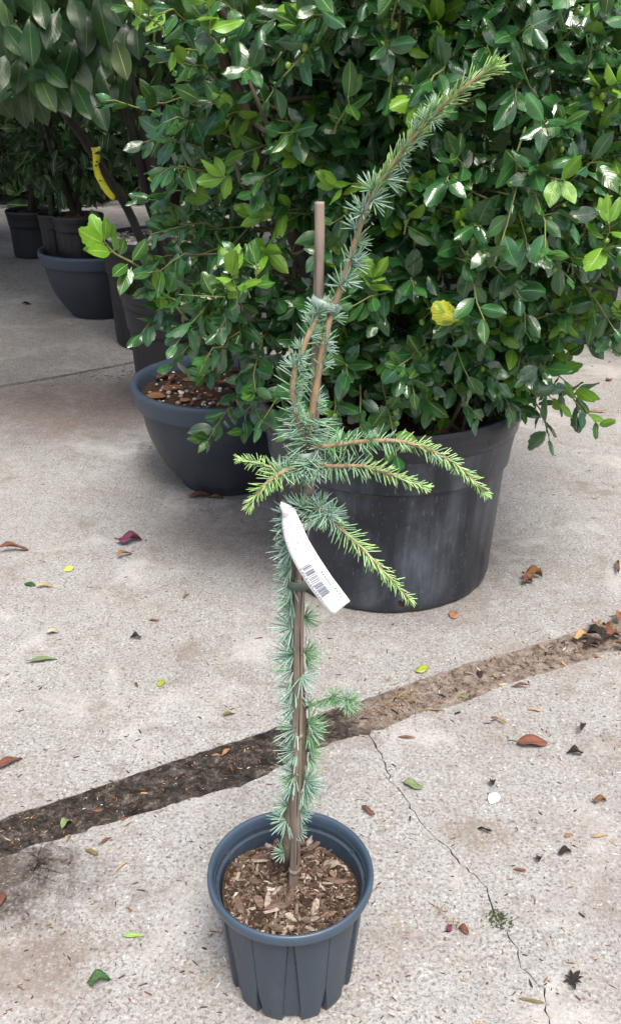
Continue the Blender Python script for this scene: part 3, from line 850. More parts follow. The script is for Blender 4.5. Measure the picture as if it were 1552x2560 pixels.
TN={(s,mi):tuft_mesh(300+s*3+mi,mi,17+s*2,R(58)) for s in range(3) for mi in range(2)}
random.seed(77)
tinv=Matrix.Translation(-Vector(tree.location))
def tuft(p,d,size,mi=0,narrow=False):
    o=bpy.data.objects.new("needle_tuft",TN[(random.randrange(3),mi)] if narrow else TM[(random.randrange(4),mi)]); link(o,tree)
    q=Vector(d).normalized().to_track_quat('Z','Y').to_matrix().to_4x4()
    o.matrix_local=tinv@(Matrix.Translation(p)@q@Matrix.Rotation(random.uniform(0,6),4,'Z')@Matrix.Diagonal((size,size,size,1)))
# spur tufts along the stem: display-pixel place, direction in the picture, towards the camera
def tx(x,y): # stem x at this display row
    c=[(abs(proj(p)[1]/K-y),proj(p)[0]/K) for p in trunk]; return min(c)[1]
spur=[(1245,-1,.2,.026,0),(1258,-1,.35,.026,1),(1282,-1,-.1,.025,0),(1300,-1,.0,.025,0),(1322,-1,-.1,.024,0),(1345,-.8,-.3,.025,0),(1362,-.9,-.4,.024,0),(1222,.15,.9,.022,0),(1225,.7,.5,.024,0),(1228,-.5,.7,.018,1),(1405,-.3,-.5,.021,0),(1425,-1,-.1,.018,0),(1440,-.5,-.6,.02,0),(1455,-1,.2,.02,0),(1470,-.9,-.4,.022,0),(1492,-1,-.3,.022,0),(1510,-.8,-.4,.023,0),(1530,-.5,-.6,.025,0),(1485,1,-.1,.018,1),(1545,-1,-.3,.023,0),(1575,-1,.1,.025,0),(1592,-.7,-.3,.025,0),(1610,-.5,-.5,.025,0),(1572,1,.4,.021,1),(1592,1,-.1,.021,1),(1640,-.6,-.6,.025,0),(1655,-.2,-.8,.025,0),(1628,.4,-.6,.02,0),(1700,-1,.1,.022,0),(1725,-1,-.1,.025,0),(1752,-1,-.2,.024,0),(1742,1,.3,.022,1),(1757,1,-.3,.022,1),(1785,-1,-.3,.024,0),(1805,-1,-.1,.023,0),(1800,1,.3,.016,1),(1822,1,.1,.017,1),(1832,-1,-.2,.023,0),(1858,-1,-.2,.023,0),(1880,1,.3,.02,0),(1892,1,-.2,.023,0),(1908,.7,-.7,.021,0),(1885,-1,.1,.02,0),(1912,-1,.0,.021,0),(1938,-1,.2,.023,0),(1955,-1,-.2,.024,0),(1972,-.6,-.6,.022,0),(1947,1,.2,.018,0),(1962,1,-.3,.016,0),(2000,.9,0,.012,0),(2052,-.9,.3,.014,0)]
for si,(y,dx,dz,s,mi) in enumerate(spur):
    if si%2==1 and dx<0 and y>1240: continue
    x=tx(0,y); dy=random.uniform(-.55,.1)
    # spurs seen outside the cane lie beside or in front of it
    if dx>.5: base=D(x+20,y,.006)
    elif dx>0: base=D(x+8,y,-.012)
    else: base=D(x-9,y,.006)
    tuft(base,(dx,dy*.8,dz+.1),s*1.5*random.uniform(.85,1.12),mi)
for p,s in ((D(745,1692,.006),.016),(D(790,1680),.022),(D(803,1676),.02),(D(832,1682),.024),(D(838,1694),.024),(D(770,1690),.012)):
    tuft(p,(random.uniform(-.2,.5),-.6,random.choice((.7,-.5,.5))),s,1 if random.random()<.6 else 0)
tuft(D(836,1690),(.9,-.4,-.3),.024,1); tuft(D(800,1680),(0,-.4,-1),.02,1); tuft(D(770,1222,-.02),(.2,-.5,.8),.025,0); tuft(D(795,1240,-.03),(.5,-.6,.3),.025,0); tuft(D(785,1235,-.03),(-.1,-.6,-.8),.026,0)
tuft(D(760,1240,-.02),(.1,-.8,-.6),.024,0)

def shoot(path,r0,r1,dens,L0,L1,mats,tufts=(),ang=(R(38),R(78)),name="side_shoot",twig='cedar_shoot',droop=.25):
    p,o=branch(name,path,r0,r1,twig,sides=8)
    bag=Bag(); m=len(p)
    tot=sum((p[i+1]-p[i]).length for i in range(m-1)); cnt=int(tot*dens)
    for k in range(cnt):
        t=(k+random.random())/cnt; s=t*(m-1); i=min(int(s),m-2); c=p[i].lerp(p[i+1],s-i); d=(p[i+1]-p[i]).normalized()
        a=d.cross(UP); a=(a if a.length>.05 else Vector((1,0,0))).normalized(); b=a.cross(d); ph=random.uniform(0,6.283)
        rad_=(a*math.cos(ph)+b*math.sin(ph)); al=ang[1]+(ang[0]-ang[1])*t*.9+random.gauss(0,.14)
        nd=d*math.cos(al)+rad_*math.sin(al)-UP*droop*random.random()
        mi=0 if t<mats[0] else (1 if t<mats[1] else 2)
        if random.random()<.2: mi=max(0,mi-1)
        needle_set(bag,c,nd,(L0+(L1-L0)*t)*random.uniform(.8,1.12),.0017,mi,.12)
    # fresh tip
    d=(p[-1]-p[-3]).normalized()
    for k in range(26):
        v=(d+rv(.38)).normalized(); needle_set(bag,p[-1]-d*.004*random.random(),v,L1*random.uniform(.6,1.0),.0015,2,.1)
    ob=bag.obj("needles",NM,o); ob["kind"]="stuff"
    for (t,sz,mi) in tufts:
        s=t*(m-1); i=min(int(s),m-2); c=p[i].lerp(p[i+1],s-i); d=(p[i+1]-p[i]).normalized()
        v=rv(1); v=(v-d*v.dot(d)); v.y=-abs(v.y)*.5; v.normalize(); tuft(c+v*.003,(v+d*(.9 if 'leader' in name else .5)),sz*(1.25 if 'leader' in name else 1),mi,'leader' in name)
    return p
shoot(P_r1,.0036,.0016,1050,.026,.013,(.08,.42),[(.62,.013,0),(.75,.012,1),(.45,.013,1),(.3,.014,1)])
shoot(P_r2,.0032,.0015,1150,.029,.013,(.1,.4),[(.0,.026,0),(.05,.025,0)])
shoot(P_l1,.0032,.0015,1250,.028,.015,(.1,.32),[(.0,.024,0),(.05,.025,0)])
shoot(P_l2,.0028,.0013,1300,.021,.012,(.05,.3))
shoot(P_r3,.0034,.0014,950,.034,.014,(.18,.42),[(.08,.026,0),(.15,.026,0)],droop=.45)
shoot(P_r4,.0028,.0018,250,.015,.012,(.6,1.1),name="side_shoot",twig='cedar_bark')
def leadtufts(lo,hi,n,size): return [(lo+(hi-lo)*(k+random.random()*.7)/n,size*random.uniform(.75,1.15),1 if random.random()<.25 else 0) for k in range(n)]
shoot(P_lead,.0052,.0022,260,.026,.016,(.04,.55),leadtufts(.02,.12,4,.018)+leadtufts(.14,.32,8,.0145)+leadtufts(.36,.66,11,.020)+leadtufts(.67,.85,7,.0135),name="leader_shoot",droop=0,ang=(R(22),R(55)))
shoot(P_lead2,.0044,.0032,360,.030,.018,(.2,1.1),leadtufts(.42,1.0,12,.0165)+leadtufts(.1,.4,5,.016),name="leader_shoot",droop=.1,ang=(R(45),R(70)))
# fresh needles clothing the top of the leader
bag=Bag(); lp=smooth_path(P_lead[8:],10)
for k in range(190):
    t=(k+random.random())/190; s=t*(len(lp)-1); i=min(int(s),len(lp)-2); c=lp[i].lerp(lp[i+1],s-i); d=(lp[i+1]-lp[i]).normalized()
    v=rv(1); v=(v-d*v.dot(d)).normalized(); needle_set(bag,c+v*.002,d*random.uniform(.7,1.1)+v*random.uniform(.35,.8),random.uniform(.013,.022),.0017,2 if random.random()<.65+.6*t else 1,.12)
for k in range(40):
    d=(lp[-1]-lp[-4]).normalized(); needle_set(bag,lp[-1]-d*random.uniform(0,.012),(d+rv(.30)).normalized(),random.uniform(.012,.02),.0018,2,.1)
ob=bag.obj("needles",NM,tree); ob["kind"]="stuff"
# needles thick round the fork
bag=Bag()
for k in range(85):
    c=D(738+random.uniform(-14,22),1045+random.uniform(-45,25),-.01+random.uniform(-.012,.008)); sx=random.choice((-1,1))
    needle_set(bag,c,(sx*random.uniform(.5,1),random.uniform(-.7,.1),random.uniform(-.3,.55)),random.uniform(.028,.042),.0016,0 if random.random()<.6 else 1,.12)
for k in range(80):
    c=D(728+random.uniform(-12,26),1120+random.uniform(-22,18),-.012+random.uniform(-.012,.008)); sx=random.choice((-1,1))
    needle_set(bag,c,(sx*random.uniform(.3,1),random.uniform(-.7,.0),random.uniform(-.75,.4)),random.uniform(.024,.036),.0016,0 if random.random()<.7 else 1,.12)
ob=bag.obj("needles",NM,tree); ob["kind"]="stuff"

# ---- ties
def band(name,pts_c,half,mat,label,thick=.0006,closed=True):
    """ribbon: list of (centre, across-vector)"""
    V=[];F=[];n=len(pts_c)
    for c,a in pts_c:
        V+= [Vector(c)-a*half,Vector(c)+a*half]
    m=n if closed else n-1
    for i in range(m):
        j=(i+1)%n; F.append((2*i,2*j,2*j+1,2*i+1))
    o=link(bpy.data.objects.new(name,quads_mesh(name,V,F,mat)))
    md=o.modifiers.new("thick",'SOLIDIFY'); md.thickness=thick; md.offset=0
    if label: tag(o,label,"plant tie","tape ties holding the cedar to its cane")
    return o
def tie_loop(cx,cy,dy,rx,ry,tilt,half,mat,label,name="plant_tie"):
    c=D(cx,cy,dy); ax=Vector((math.cos(tilt),0,math.sin(tilt))); up=Vector((-math.sin(tilt),0,math.cos(tilt)))
    return band(name,[(c+ax*(rx*math.cos(a))+Vector((0,1,0))*(ry*math.sin(a)),up) for a in np.linspace(0,2*math.pi,36,endpoint=False)],half,mat,label)
tie_loop(717,1400,.006,.0165,.0155,R(-5),.0070,M['tie_dark'],"green tape tie round cane and stem just below the white label")
tie_loop(736,1094,-.004,.0165,.0175,R(4),.0085,M['tie'],"pale grey-green tape tie at the fork of the cedar")
tie_loop(784,733,-.008,.0195,.0125,R(-20),.0062,M['tie'],"pale grey-green tape tie joining the leader to the cane near its top")

# ---- white plant label
lab=thing("plant_label","white plastic plant label with printed barcode looped round the cane","label",tuple(D(725,1290,-.02)))
Lp=[(706,1280),(704,1310),(710,1345),(722,1380),(742,1420),(775,1472),(803,1507),(832,1538)]
Rp=[(738,1276),(744,1290),(757,1320),(772,1352),(795,1390),(828,1440),(852,1472),(875,1503)]
def lstrip(s,t,off=0.0):
    def s_(P):
        u=s*(len(P)-1); i=min(int(u),len(P)-2); f=u-i; return (P[i][0]+(P[i+1][0]-P[i][0])*f,P[i][1]+(P[i+1][1]-P[i][1])*f)
    a,b=s_(Lp),s_(Rp); x=a[0]+(b[0]-a[0])*t; y=a[1]+(b[1]-a[1])*t
    dy=-.022-.030*s-.012*math.sin(math.pi*min(1,s*1.1))+.012*(1-t)*(1-s)
    return tp(x,y,dy-off)
def lquad(s0,s1,t0,t1,off,ns=1):
    V=[];F=[]
    for i in range(ns+1):
        s=s0+(s1-s0)*i/ns
        V+=[lstrip(s,t0,off),lstrip(s,t1,off)]
    F=[(2*i,2*i+1,2*i+3,2*i+2) for i in range(ns)]
    return V,F
V=[];F=[]
for i in range(33):
    for j in range(7): V.append(lstrip(i/32,j/6)-Vector(lab.location))
for i in range(32):
    for j in range(6): o=i*7+j; F.append((o,o+1,o+8,o+7))
o=link(bpy.data.objects.new("strip",quads_mesh("strip",V,F,M['paper'])),lab); md=o.modifiers.new("t",'SOLIDIFY'); md.thickness=.0004; md.offset=1
bag=Bag(); s=.585; q=random.Random(4)
groups=[(3,.006),(4,.0028),(5,.006),(4,.004),(9,.0035)]
for cnt,gap in groups:
    for k in range(cnt):
        w=q.choice((.003,.004,.006)); 
        if s+w>.945: break
        V,F=lquad(s,s+w,.17 if k%4 else .12,.56,.0009); bag.add(V,F); s+=w+gap*q.uniform(.7,1.5)
    s+=.006
bag.obj("barcode",[M['ink']],lab)["kind"]="stuff"
bag=Bag(); s=.57                       # digits under the bars and the lines of small print
def dash(s0,t0,ds,dt):
    V,F=lquad(s0,s0+ds,t0,t0+dt,.0009); bag.add(V,F)
for k in range(13): dash(.585+k*.022,.075,.010,.035)
for k in range(7): dash(.66+k*.018,.74,.009,.05)
for k in range(4): dash(.82+k*.03,.80,.011,.06)
for row,(s0,s1) in enumerate(((.06,.40),(.10,.44),(.08,.50),(.05,.34))):
    x=s0
    while x<s1:
        dsz=q.uniform(.008,.022); dash(x,.10+row*.2,dsz,.028); x+=dsz+q.uniform(.008,.05)
bag.obj("small_print",[M['ink']],lab)["kind"]="stuff"
# folded tongue above and the loop round cane and stem
def strip_px(name,L_,R_,dys,mat,parent):
    V=[]; 
    for (a,b,dy) in zip(L_,R_,dys): V+=[tp(a[0],a[1],dy)-Vector(parent.location),tp(b[0],b[1],dy)-Vector(parent.location)]
    F=[(2*i,2*i+1,2*i+3,2*i+2) for i in range(len(L_)-1)]
    o=link(bpy.data.objects.new(name,quads_mesh(name,V,F,mat)),parent); md=o.modifiers.new("t",'SOLIDIFY'); md.thickness=.0005
    return o
strip_px("tongue",[(702,1254),(699,1266),(707,1284),(716,1300)],[(705,1254),(722,1262),(738,1272),(740,1280)],[-.012,-.014,-.018,-.021],M['paper'],lab)
def ring(cy,half,tilt):
    c=D(722,cy,.004); V=[];F=[]; n=36
    for k in range(n):
        a=2*math.pi*k/n; p=c+Vector((.0185*math.cos(a),.019*math.sin(a),.0185*math.cos(a)*tilt))
        V+=[p-UP*half-Vector(lab.location),p+UP*half-Vector(lab.location)]
    for k in range(n): j=(k+1)%n; F.append((2*k,2*j,2*j+1,2*k+1))
    o=link(bpy.data.objects.new("loop",quads_mesh("loop",V,F,M['paper'])),lab); md=o.modifiers.new("t",'SOLIDIFY'); md.thickness=.0005
ring(1255,.0060,.10)
#PART4
# ------------------------------------------------------------------ holly bush
random.seed(31)
HC=Vector((.30,2.74,0))
holly=thing("holly_bush","dense glossy holly bush with green berries growing in the large black pot","shrub",(BIG[0],BIG[1],BIG_H-.04))
HZ=[(.50,.30),(.62,.36),(.72,.50),(.80,.62),(.9,.70),(1.1,.74),(1.4,.76),(1.8,.72),(2.1,.60),(2.4,.40),(2.6,.1)]
def HR(z): return float(np.interp(z,[a for a,b in HZ],[b for a,b in HZ]))
fol=Foliage(); twigs=Bag(); berries=[]
def berry_bunch(p,n):
    for _ in range(n):
        o=p+rv(.012); o.z-=.008; berries.append(o)
        V,F,U=tube([p,(p+o)/2+Vector((0,0,.003)),o],.0009,4,False); twigs.add(V,F,U,1)
def holly_shoot(p0,d,L,nl,size,fresh=0.0,berry=.3,droop=.0,mats=None):
    d=Vector(d).normalized(); pts=[]; 
    for i in range(5):
        t=i/4; pts.append(p0+d*(L*t)-UP*(droop*L*t*t)+ (rv(.006) if i else Vector()))
    V,F,U=tube(pts,[.0028,.0024,.002,.0017,.0013],5,False); twigs.add(V,F,U,1)
    ph=random.uniform(0,6)
    for k in range(nl):
        t=.12+.88*(k+.5)/nl; s=t*4; i=min(int(s),3); c=pts[i].lerp(pts[i+1],s-i); dd=(pts[i+1]-pts[i]).normalized()
        a=dd.cross(UP); a=(a if a.length>.08 else Vector((1,0,0))).normalized(); b=a.cross(dd); ph+=2.4+random.gauss(0,.25)
        al=R(78-42*t)+random.gauss(0,.18)
        ld=dd*math.cos(al)+(a*math.cos(ph)+b*math.sin(ph))*math.sin(al)-UP*random.uniform(0,.35)
        nn=dd*.9+UP*.75+Vector((0,-.25,0))+rv(.25)
        fr=random.random()
        if mats: mk=mats if t>.35 else 'holly_mid'
        elif t>.55 and fr<fresh: mk='holly_new'
        elif fr<.11+fresh*.9: mk='holly_mid'
        else: mk='holly'
        fol.leaf('holly',c,ld,nn,size*random.uniform(.72,1.2)*(1.0 if t<.9 else .8),mk)
        if random.random()<berry*.30 and t<.75: berry_bunch(c,random.choice((1,1,2,2,3)))
    if fresh>.3 or random.random()<.10:
        for k in range(random.choice((2,3,4))):
            ld=dd=(d+UP*.5).normalized(); v=(ld+rv(.36)).normalized()
            fol.leaf('holly',pts[-1],v,Vector((0,-1,.3))+rv(.3),size*random.uniform(.65,1.05),mats or ('holly_new' if fresh>.3 else 'holly_mid'),.85)
def surf(z,th,depth):
    rs=.66 if (abs(th)<.75 and z<1.08) else (.88 if (math.cos(th)<-.45 and z>1.0) else 1.0)
    r=rs*HR(z)*(1+.10*math.sin(3*th+z*4)+.08*math.sin(7*th-z*6.3))-depth
    return Vector((HC.x+r*math.cos(th)*1.0,HC.y+r*math.sin(th)*.92,z))
NF=960
for k in range(NF):
    z=.62+1.75*((k+random.random())/NF)**.9
    th=-math.pi/2+random.gauss(0,1.0)
    dep=abs(random.gauss(.09,.09)); p=surf(z,th,dep+.12)
    out=Vector((math.cos(th),math.sin(th),0))
    d=out*random.uniform(.5,1)+UP*random.uniform(-.25,.75)+rv(.35)
    holly_shoot(p,d,random.uniform(.12,.22),random.randint(7,9),.066,fresh=(.85 if random.random()<.13 else .0),berry=.8 if random.random()<.45 else 0,droop=random.uniform(0,.3))
for k in range(230):       # sides and back
    z=random.uniform(.62,2.3); th=random.uniform(-.1,math.pi+.1); p=surf(z,th,random.uniform(.08,.25)); out=Vector((math.cos(th),math.sin(th),0))
    holly_shoot(p,out+UP*.4+rv(.4),.18,7,.07,0,0)
for k in range(300):        # inner, shaded shoots
    z=random.uniform(.68,2.2); th=-math.pi/2+random.gauss(0,1.0); p=surf(z,th,random.uniform(.3,.42))
    holly_shoot(p,rv(1)+UP*.4+Vector((0,-.5,0)),.17,7,.068,0,.3)
# skirt hanging over the pot rim, and over the bowl on its left
for (px,py,Y,dx,dz,fr) in [(700,985,2.42,-.5,-.4,0),(760,960,2.40,-.2,-.3,0),(830,985,2.37,-.1,-.3,.2),(900,985,2.35,0,-.4,0),(960,980,2.35,.1,-.4,.3),(1040,960,2.36,.2,-.2,0),(1120,950,2.38,.3,-.2,.3),(1190,945,2.40,.5,-.2,0),(1260,930,2.42,.7,-.2,0),(1290,930,2.45,.8,-.2,.2),(1330,900,2.5,.9,-.1,.9),(1360,940,2.52,.9,-.35,0),(1340,1010,2.48,.5,-.9,0),(1390,960,2.52,.9,-.3,.4),(1300,800,2.45,.6,.1,.8),(1380,720,2.5,.7,.2,.6),(1480,620,2.6,.9,.2,.6),(1470,560,2.55,.8,.3,.5),(860,900,2.36,0,.1,0),(960,900,2.34,.1,.1,.3),(1040,880,2.34,0,.1,0),(1130,860,2.36,.2,.1,0),(1180,900,2.36,.3,0,0),(1240,850,2.4,.5,.1,.3),
  (680,880,2.5,-.7,-.1,0),(640,930,2.55,-.7,-.3,0),(600,880,2.58,-.8,0,0),(560,860,2.62,-.9,-.05,0),(650,980,2.55,-.5,-.6,0),(580,1000,2.6,-.4,-.5,0),(540,790,2.6,-.9,.1,0),(480,730,2.58,-.9,.1,0),(430,770,2.58,-.9,-.2,0),(500,840,2.6,-.8,-.3,0),(620,800,2.52,-.6,.2,0),(560,720,2.55,-.7,.2,0),(430,690,2.55,-.9,.15,.2),(500,560,2.55,-.8,.2,0),(500,470,2.55,-.8,.2,0),(460,350,2.55,-.8,.4,.1),(465,250,2.5,-.8,.3,.2),(480,120,2.5,-.7,.4,.2),(440,40,2.5,-.8,.4,.5),(520,180,2.45,-.5,.4,.1),(540,60,2.42,-.5,.4,.1),(560,260,2.4,-.5,.3,0),(500,300,2.45,-.6,.3,0),(610,120,2.35,-.3,.3,.1),(600,40,2.35,-.3,.4,.1),(650,200,2.3,-.3,.3,0),(480,420,2.48,-.6,.2,0),(450,640,2.5,-.9,0,0)]:
    p=At(px,py,Y); holly_shoot(p-Vector((dx,0,dz))*.06,Vector((dx,-.55,dz+.15)),random.uniform(.13,.19),8,.070,fr,.5,.35)
# long fresh shoot reaching out to the left over the black pot, and other bright tips
sp_=[At(x,y,2.48) for x,y in ((470,800),(400,720),(345,665),(290,635),(262,605),(245,580))]
V,F,U=tube(smooth_path(sp_,4),[.004-.002*i/20 for i in range(21)],6,False); twigs.add(V,F,U,1)
for (a,b,mk,sz) in [((262,610),(200,575),'holly_new',1),((258,600),(228,540),'holly_new',1.1),((262,605),(265,545),'holly_new',1.1),((270,620),(215,620),'holly_new',1),((280,630),(222,628),'holly_new',1),((285,628),(282,565),'holly_new',.9),((300,640),(310,595),'holly_mid',1),((330,655),(360,600),'holly_mid',1),((320,660),(285,690),'holly_mid',1),((330,668),(300,725),'holly_mid',1),((350,680),(395,640),'holly',1),((395,725),(350,690),'holly_mid',1),((400,735),(390,670),'holly_new',1),((400,735),(400,760),'holly_new',1),((360,670),(375,640),'holly',1),((420,740),(440,640),'holly',1)]:
    A=At(a[0],a[1],2.46); B=At(b[0],b[1],2.43+random.uniform(-.04,.04)); fol.leaf('holly',A,B-A,Vector((0,-1,.5))+rv(.25),max(.05,(B-A).length)*1.05,mk)
for (px,py) in ((332,668),(336,680),(330,678),(392,742),(402,748),(398,755),(405,742)): berries.append(At(px,py,2.45))
for (px,py,Y,fr) in [(835,290,2.15,1),(980,20,2.1,1),(1450,410,2.15,1),(1490,420,2.15,1),(580,730,2.2,1),(625,700,2.2,1),(1320,560,2.15,1),(1290,600,2.15,1),(1430,640,2.15,1),(1510,610,2.1,1),(410,40,2.3,1),(350,20,2.3,1),(540,90,2.2,1),(1010,540,2.15,1),(1390,870,2.3,1),(720,30,2.2,1)]:
    holly_shoot(At(px,py+45,Y+.02),Vector((random.uniform(-.4,.4),-.25,.9)),.09,5,.072,1,.3,0,'holly_new' if random.random()<.6 else 'holly_mid')
A=At(1085,758,2.06); B=At(1152,806,2.08); fol.leaf('holly',B,A-B,Vector((0,-1,.4)),.078,'holly_yellow',1.15)
stem_paths=[[Vector((BIG[0]+dx,BIG[1]+dy,.5)),Vector((BIG[0]+dx*1.6+a*.10,BIG[1]+dy*1.5,.85)),Vector((BIG[0]+dx*2+a*.25,BIG[1]+dy*2.2-.03,1.25)),Vector((BIG[0]+dx*2+a*.42,BIG[1]+dy*2.5-.05,1.75)),Vector((BIG[0]+a*.5,BIG[1]+dy*2.5,2.3))] for dx,dy,a in ((.0,-.06,.15),(-.07,-.03,-.45),(.08,-.04,.9),(.03,.08,.3),(-.05,.07,-.4),(.12,-.1,1.0),(-.1,-.09,-.65))]
for i,sp in enumerate(stem_paths):
    p=smooth_path([Vector(v)+rv(.012) for v in sp],7); b=Bag(); V,F,U=tube(p,[.024-.017*k/(len(p)-1) for k in range(len(p))],10,True,.08); b.add(V,F,U); b.obj("stem",[M['holly_bark']],holly)
for k in range(90):      # side limbs, many of them crooked
    sp=random.choice(stem_paths); i=random.randint(1,3); a=Vector(sp[i]).lerp(Vector(sp[i+1]),random.random())
    th=-math.pi/2+random.gauss(0,1.1); out=Vector((math.cos(th),math.sin(th),random.uniform(-.2,.6))); L=random.uniform(.14,.34)
    p=smooth_path([a,a+out*L*.35+rv(.035),a+out*L*.7+rv(.05)+UP*.03,a+out*L],4); r0=random.uniform(.004,.010)
    V,F,U=tube(p,[r0*(1-.6*j/(len(p)-1)) for j in range(len(p))],7,False); twigs.add(V,F,U,0)
for k in range(26):       # thin stems low down above the soil
    a=Vector((BIG[0]+random.uniform(-.25,.28),BIG[1]+random.uniform(-.28,-.02),.52)); b_=a+Vector((random.uniform(-.12,.12),random.uniform(-.1,.03),random.uniform(.25,.5)))
    p=smooth_path([a,a.lerp(b_,.4)+rv(.03),b_],5); V,F,U=tube(p,random.uniform(.003,.008),6,False); twigs.add(V,F,U,0)
o=twigs.obj("twigs",[M['holly_bark'],M['holly_twig']],holly); o["kind"]="stuff"
HK=['holly','holly_mid','holly_new','holly_yellow']
print("holly leaves",len(fol.L)); print(fol.finish(holly,300,HK))
# berries that show
bs=np.array([(math.cos(a)*math.cos(b_),math.sin(a)*math.cos(b_),math.sin(b_)) for b_ in np.linspace(-1.45,1.45,6) for a in np.linspace(0,2*math.pi,8,endpoint=False)],np.float32)
bF=[(i*8+k,i*8+(k+1)%8,(i+1)*8+(k+1)%8,(i+1)*8+k) for i in range(5) for k in range(8)]
bme=quads_mesh("berry",bs*np.array((.0068,.0068,.0078)),bF,M['berry'])
def cand(b): 
    X,Y,Z=proj(b); return (b.y if 0<X<1552 and 0<Y<1200 else 9)
berries.sort(key=cand); inv=-Vector(holly.location)
for b in berries[:230]:
    o=bpy.data.objects.new("berry",bme); link(o,holly); o.location=b+inv; o.rotation_euler=(random.uniform(-.4,.4),random.uniform(-.4,.4),0)
# dead leaves on the soil of the big pot
def litter_bag(name,n,fn,keys,size,label=None,parent=None,kinds=('round','blade','small')):
    bag=Bag()
    for _ in range(n):
        p=fn(); k=random.choice(kinds); V,F,U=random.choice(PROTO[k])
        a=random.uniform(0,6.28); bag.add(xf(V,frame(p,(math.cos(a),math.sin(a),random.gauss(0,.25)),UP+rv(.25),random.uniform(*size))),F,U,random.randrange(len(keys)))
    o=bag.obj(name,[M[k] for k in keys],parent)
    if label: tag(o,label,"litter",kind="stuff")
    else: o["kind"]="stuff"
    return o
def in_pot(c,r,z):
    def f():
        a=random.uniform(0,6.28); rr=r*math.sqrt(random.random()); return Vector((c[0]+rr*math.cos(a),c[1]+rr*math.sin(a),z+random.uniform(.015,.035)))
    return f
litter_bag("leaf_litter",170,in_pot(BIG,.35,.535),['lit_brown','lit_red','lit_tan','lit_dark'],(.03,.065),"dead brown leaves lying on the soil under the holly")
litter_bag("leaf_litter",150,in_pot(BOWL,.28,.350),['lit_brown','lit_dark','lit_red'],(.014,.036),"small leaf fragments lying among the gravel of the near bowl")
litter_bag("leaf_litter",60,in_pot(POTA,.25,.52),['lit_brown','lit_red','lit_orange'],(.012,.03),"reddish leaf fragments on the soil of the laurel pot")

# ------------------------------------------------------------------ laurel in the pot behind the bowl
random.seed(52)
laurel=thing("laurel_tree","laurel with large hanging glossy leaves and leaning grey stems","tree",(POTA[0],POTA[1],.51))
lstems=[[(-.60,4.15,.50),At(372,640,4.05),At(318,520,3.95),At(262,430,3.85),At(205,340,3.75),At(150,260,3.65),At(110,150,3.6),At(80,-60,3.6)],
 [(-.56,4.20,.50),At(420,610,4.15),At(378,522,4.12),At(348,393,4.08),At(318,280,4.04),At(289,181,4.0),At(262,60,3.95),At(240,-160,3.9)],
 [(-.50,4.18,.50),At(407,626,4.10),At(385,452,4.08),At(362,330,4.06),At(324,188,4.02),At(300,40,4.0),At(300,-160,4.0)],
 [(-.42,4.22,.50),At(450,650,4.18),At(412,574,4.18),At(400,450,4.18),At(395,250,4.15),At(400,0,4.1),At(410,-200,4.1)]]
for s,(r0,r1) in zip(lstems,((.019,.013),(.022,.015),(.024,.015),(.016,.011))):
    p=smooth_path(s,6); b=Bag(); V,F,U=tube(p,[r0+(r1-r0)*i/(len(p)-1) for i in range(len(p))],12,True,.05); b.add(V,F,U); b.obj("stem",[M['grey_bark']],laurel)
lf=Foliage()
for (a,b,mk) in [((5,-20),(22,72),'laurel_light'),((42,50),(30,135),'laurel_light'),((75,40),(70,148),'laurel'),((52,135),(42,220),'laurel'),((85,66),(128,124),'laurel'),((80,100),(117,176),'laurel'),((112,160),(157,206),'laurel'),((95,178),(132,268),'laurel_light'),((148,125),(220,215),'laurel'),((237,30),(272,208),'laurel'),((178,195),(222,292),'laurel'),((225,215),(264,312),'laurel'),((288,95),(308,184),'laurel_yellow'),((215,25),(213,124),'laurel'),((345,45),(345,138),'laurel'),((318,50),(300,150),'laurel'),((150,20),(118,110),'laurel'),((100,-10),(112,60),'laurel'),((180,-20),(195,60),'laurel'),((265,-30),(300,55),'laurel'),((20,130),(-10,225),'laurel'),((330,95),(328,170),'laurel'),((190,90),(150,190),'laurel'),((130,200),(170,280),'laurel'),((60,180),(105,190),'laurel'),((250,150),(285,250),'laurel'),((10,60),(60,130),'laurel'),((120,40),(175,100),'laurel')]:
    Y=3.42+random.uniform(-.10,.10); A=At(a[0],a[1],Y+.03); B=At(b[0],b[1],Y-.05); lf.leaf('laurel',A,B-A,Vector((random.uniform(-.35,.35),-1,.35)),(B-A).length*1.04,mk,1.12)
for k in range(150):
    px=random.uniform(-260,360); py=random.uniform(-260,190)-max(0,px-250)*.3; Y=random.uniform(3.5,4.1); A=At(px,py,Y)
    lf.leaf('laurel',A,Vector((random.gauss(0,.35),random.uniform(-.5,.1),-1)),Vector((random.gauss(0,.4),-1,.4)),random.uniform(.13,.2),'laurel' if random.random()<.93 else 'laurel_light')
for k in range(800):
    A=Vector((random.uniform(-1.9,.1),random.uniform(3.0,4.9),random.uniform(1.68,2.7)))
    lf.leaf('laurel',A,Vector((random.gauss(0,.6),random.gauss(-.3,.5),-.7)),Vector((random.gauss(0,.5),-.8,.8)),random.uniform(.13,.2),'laurel')
print("laurel parts",lf.finish(laurel,200,['laurel','laurel_light','laurel_yellow']))
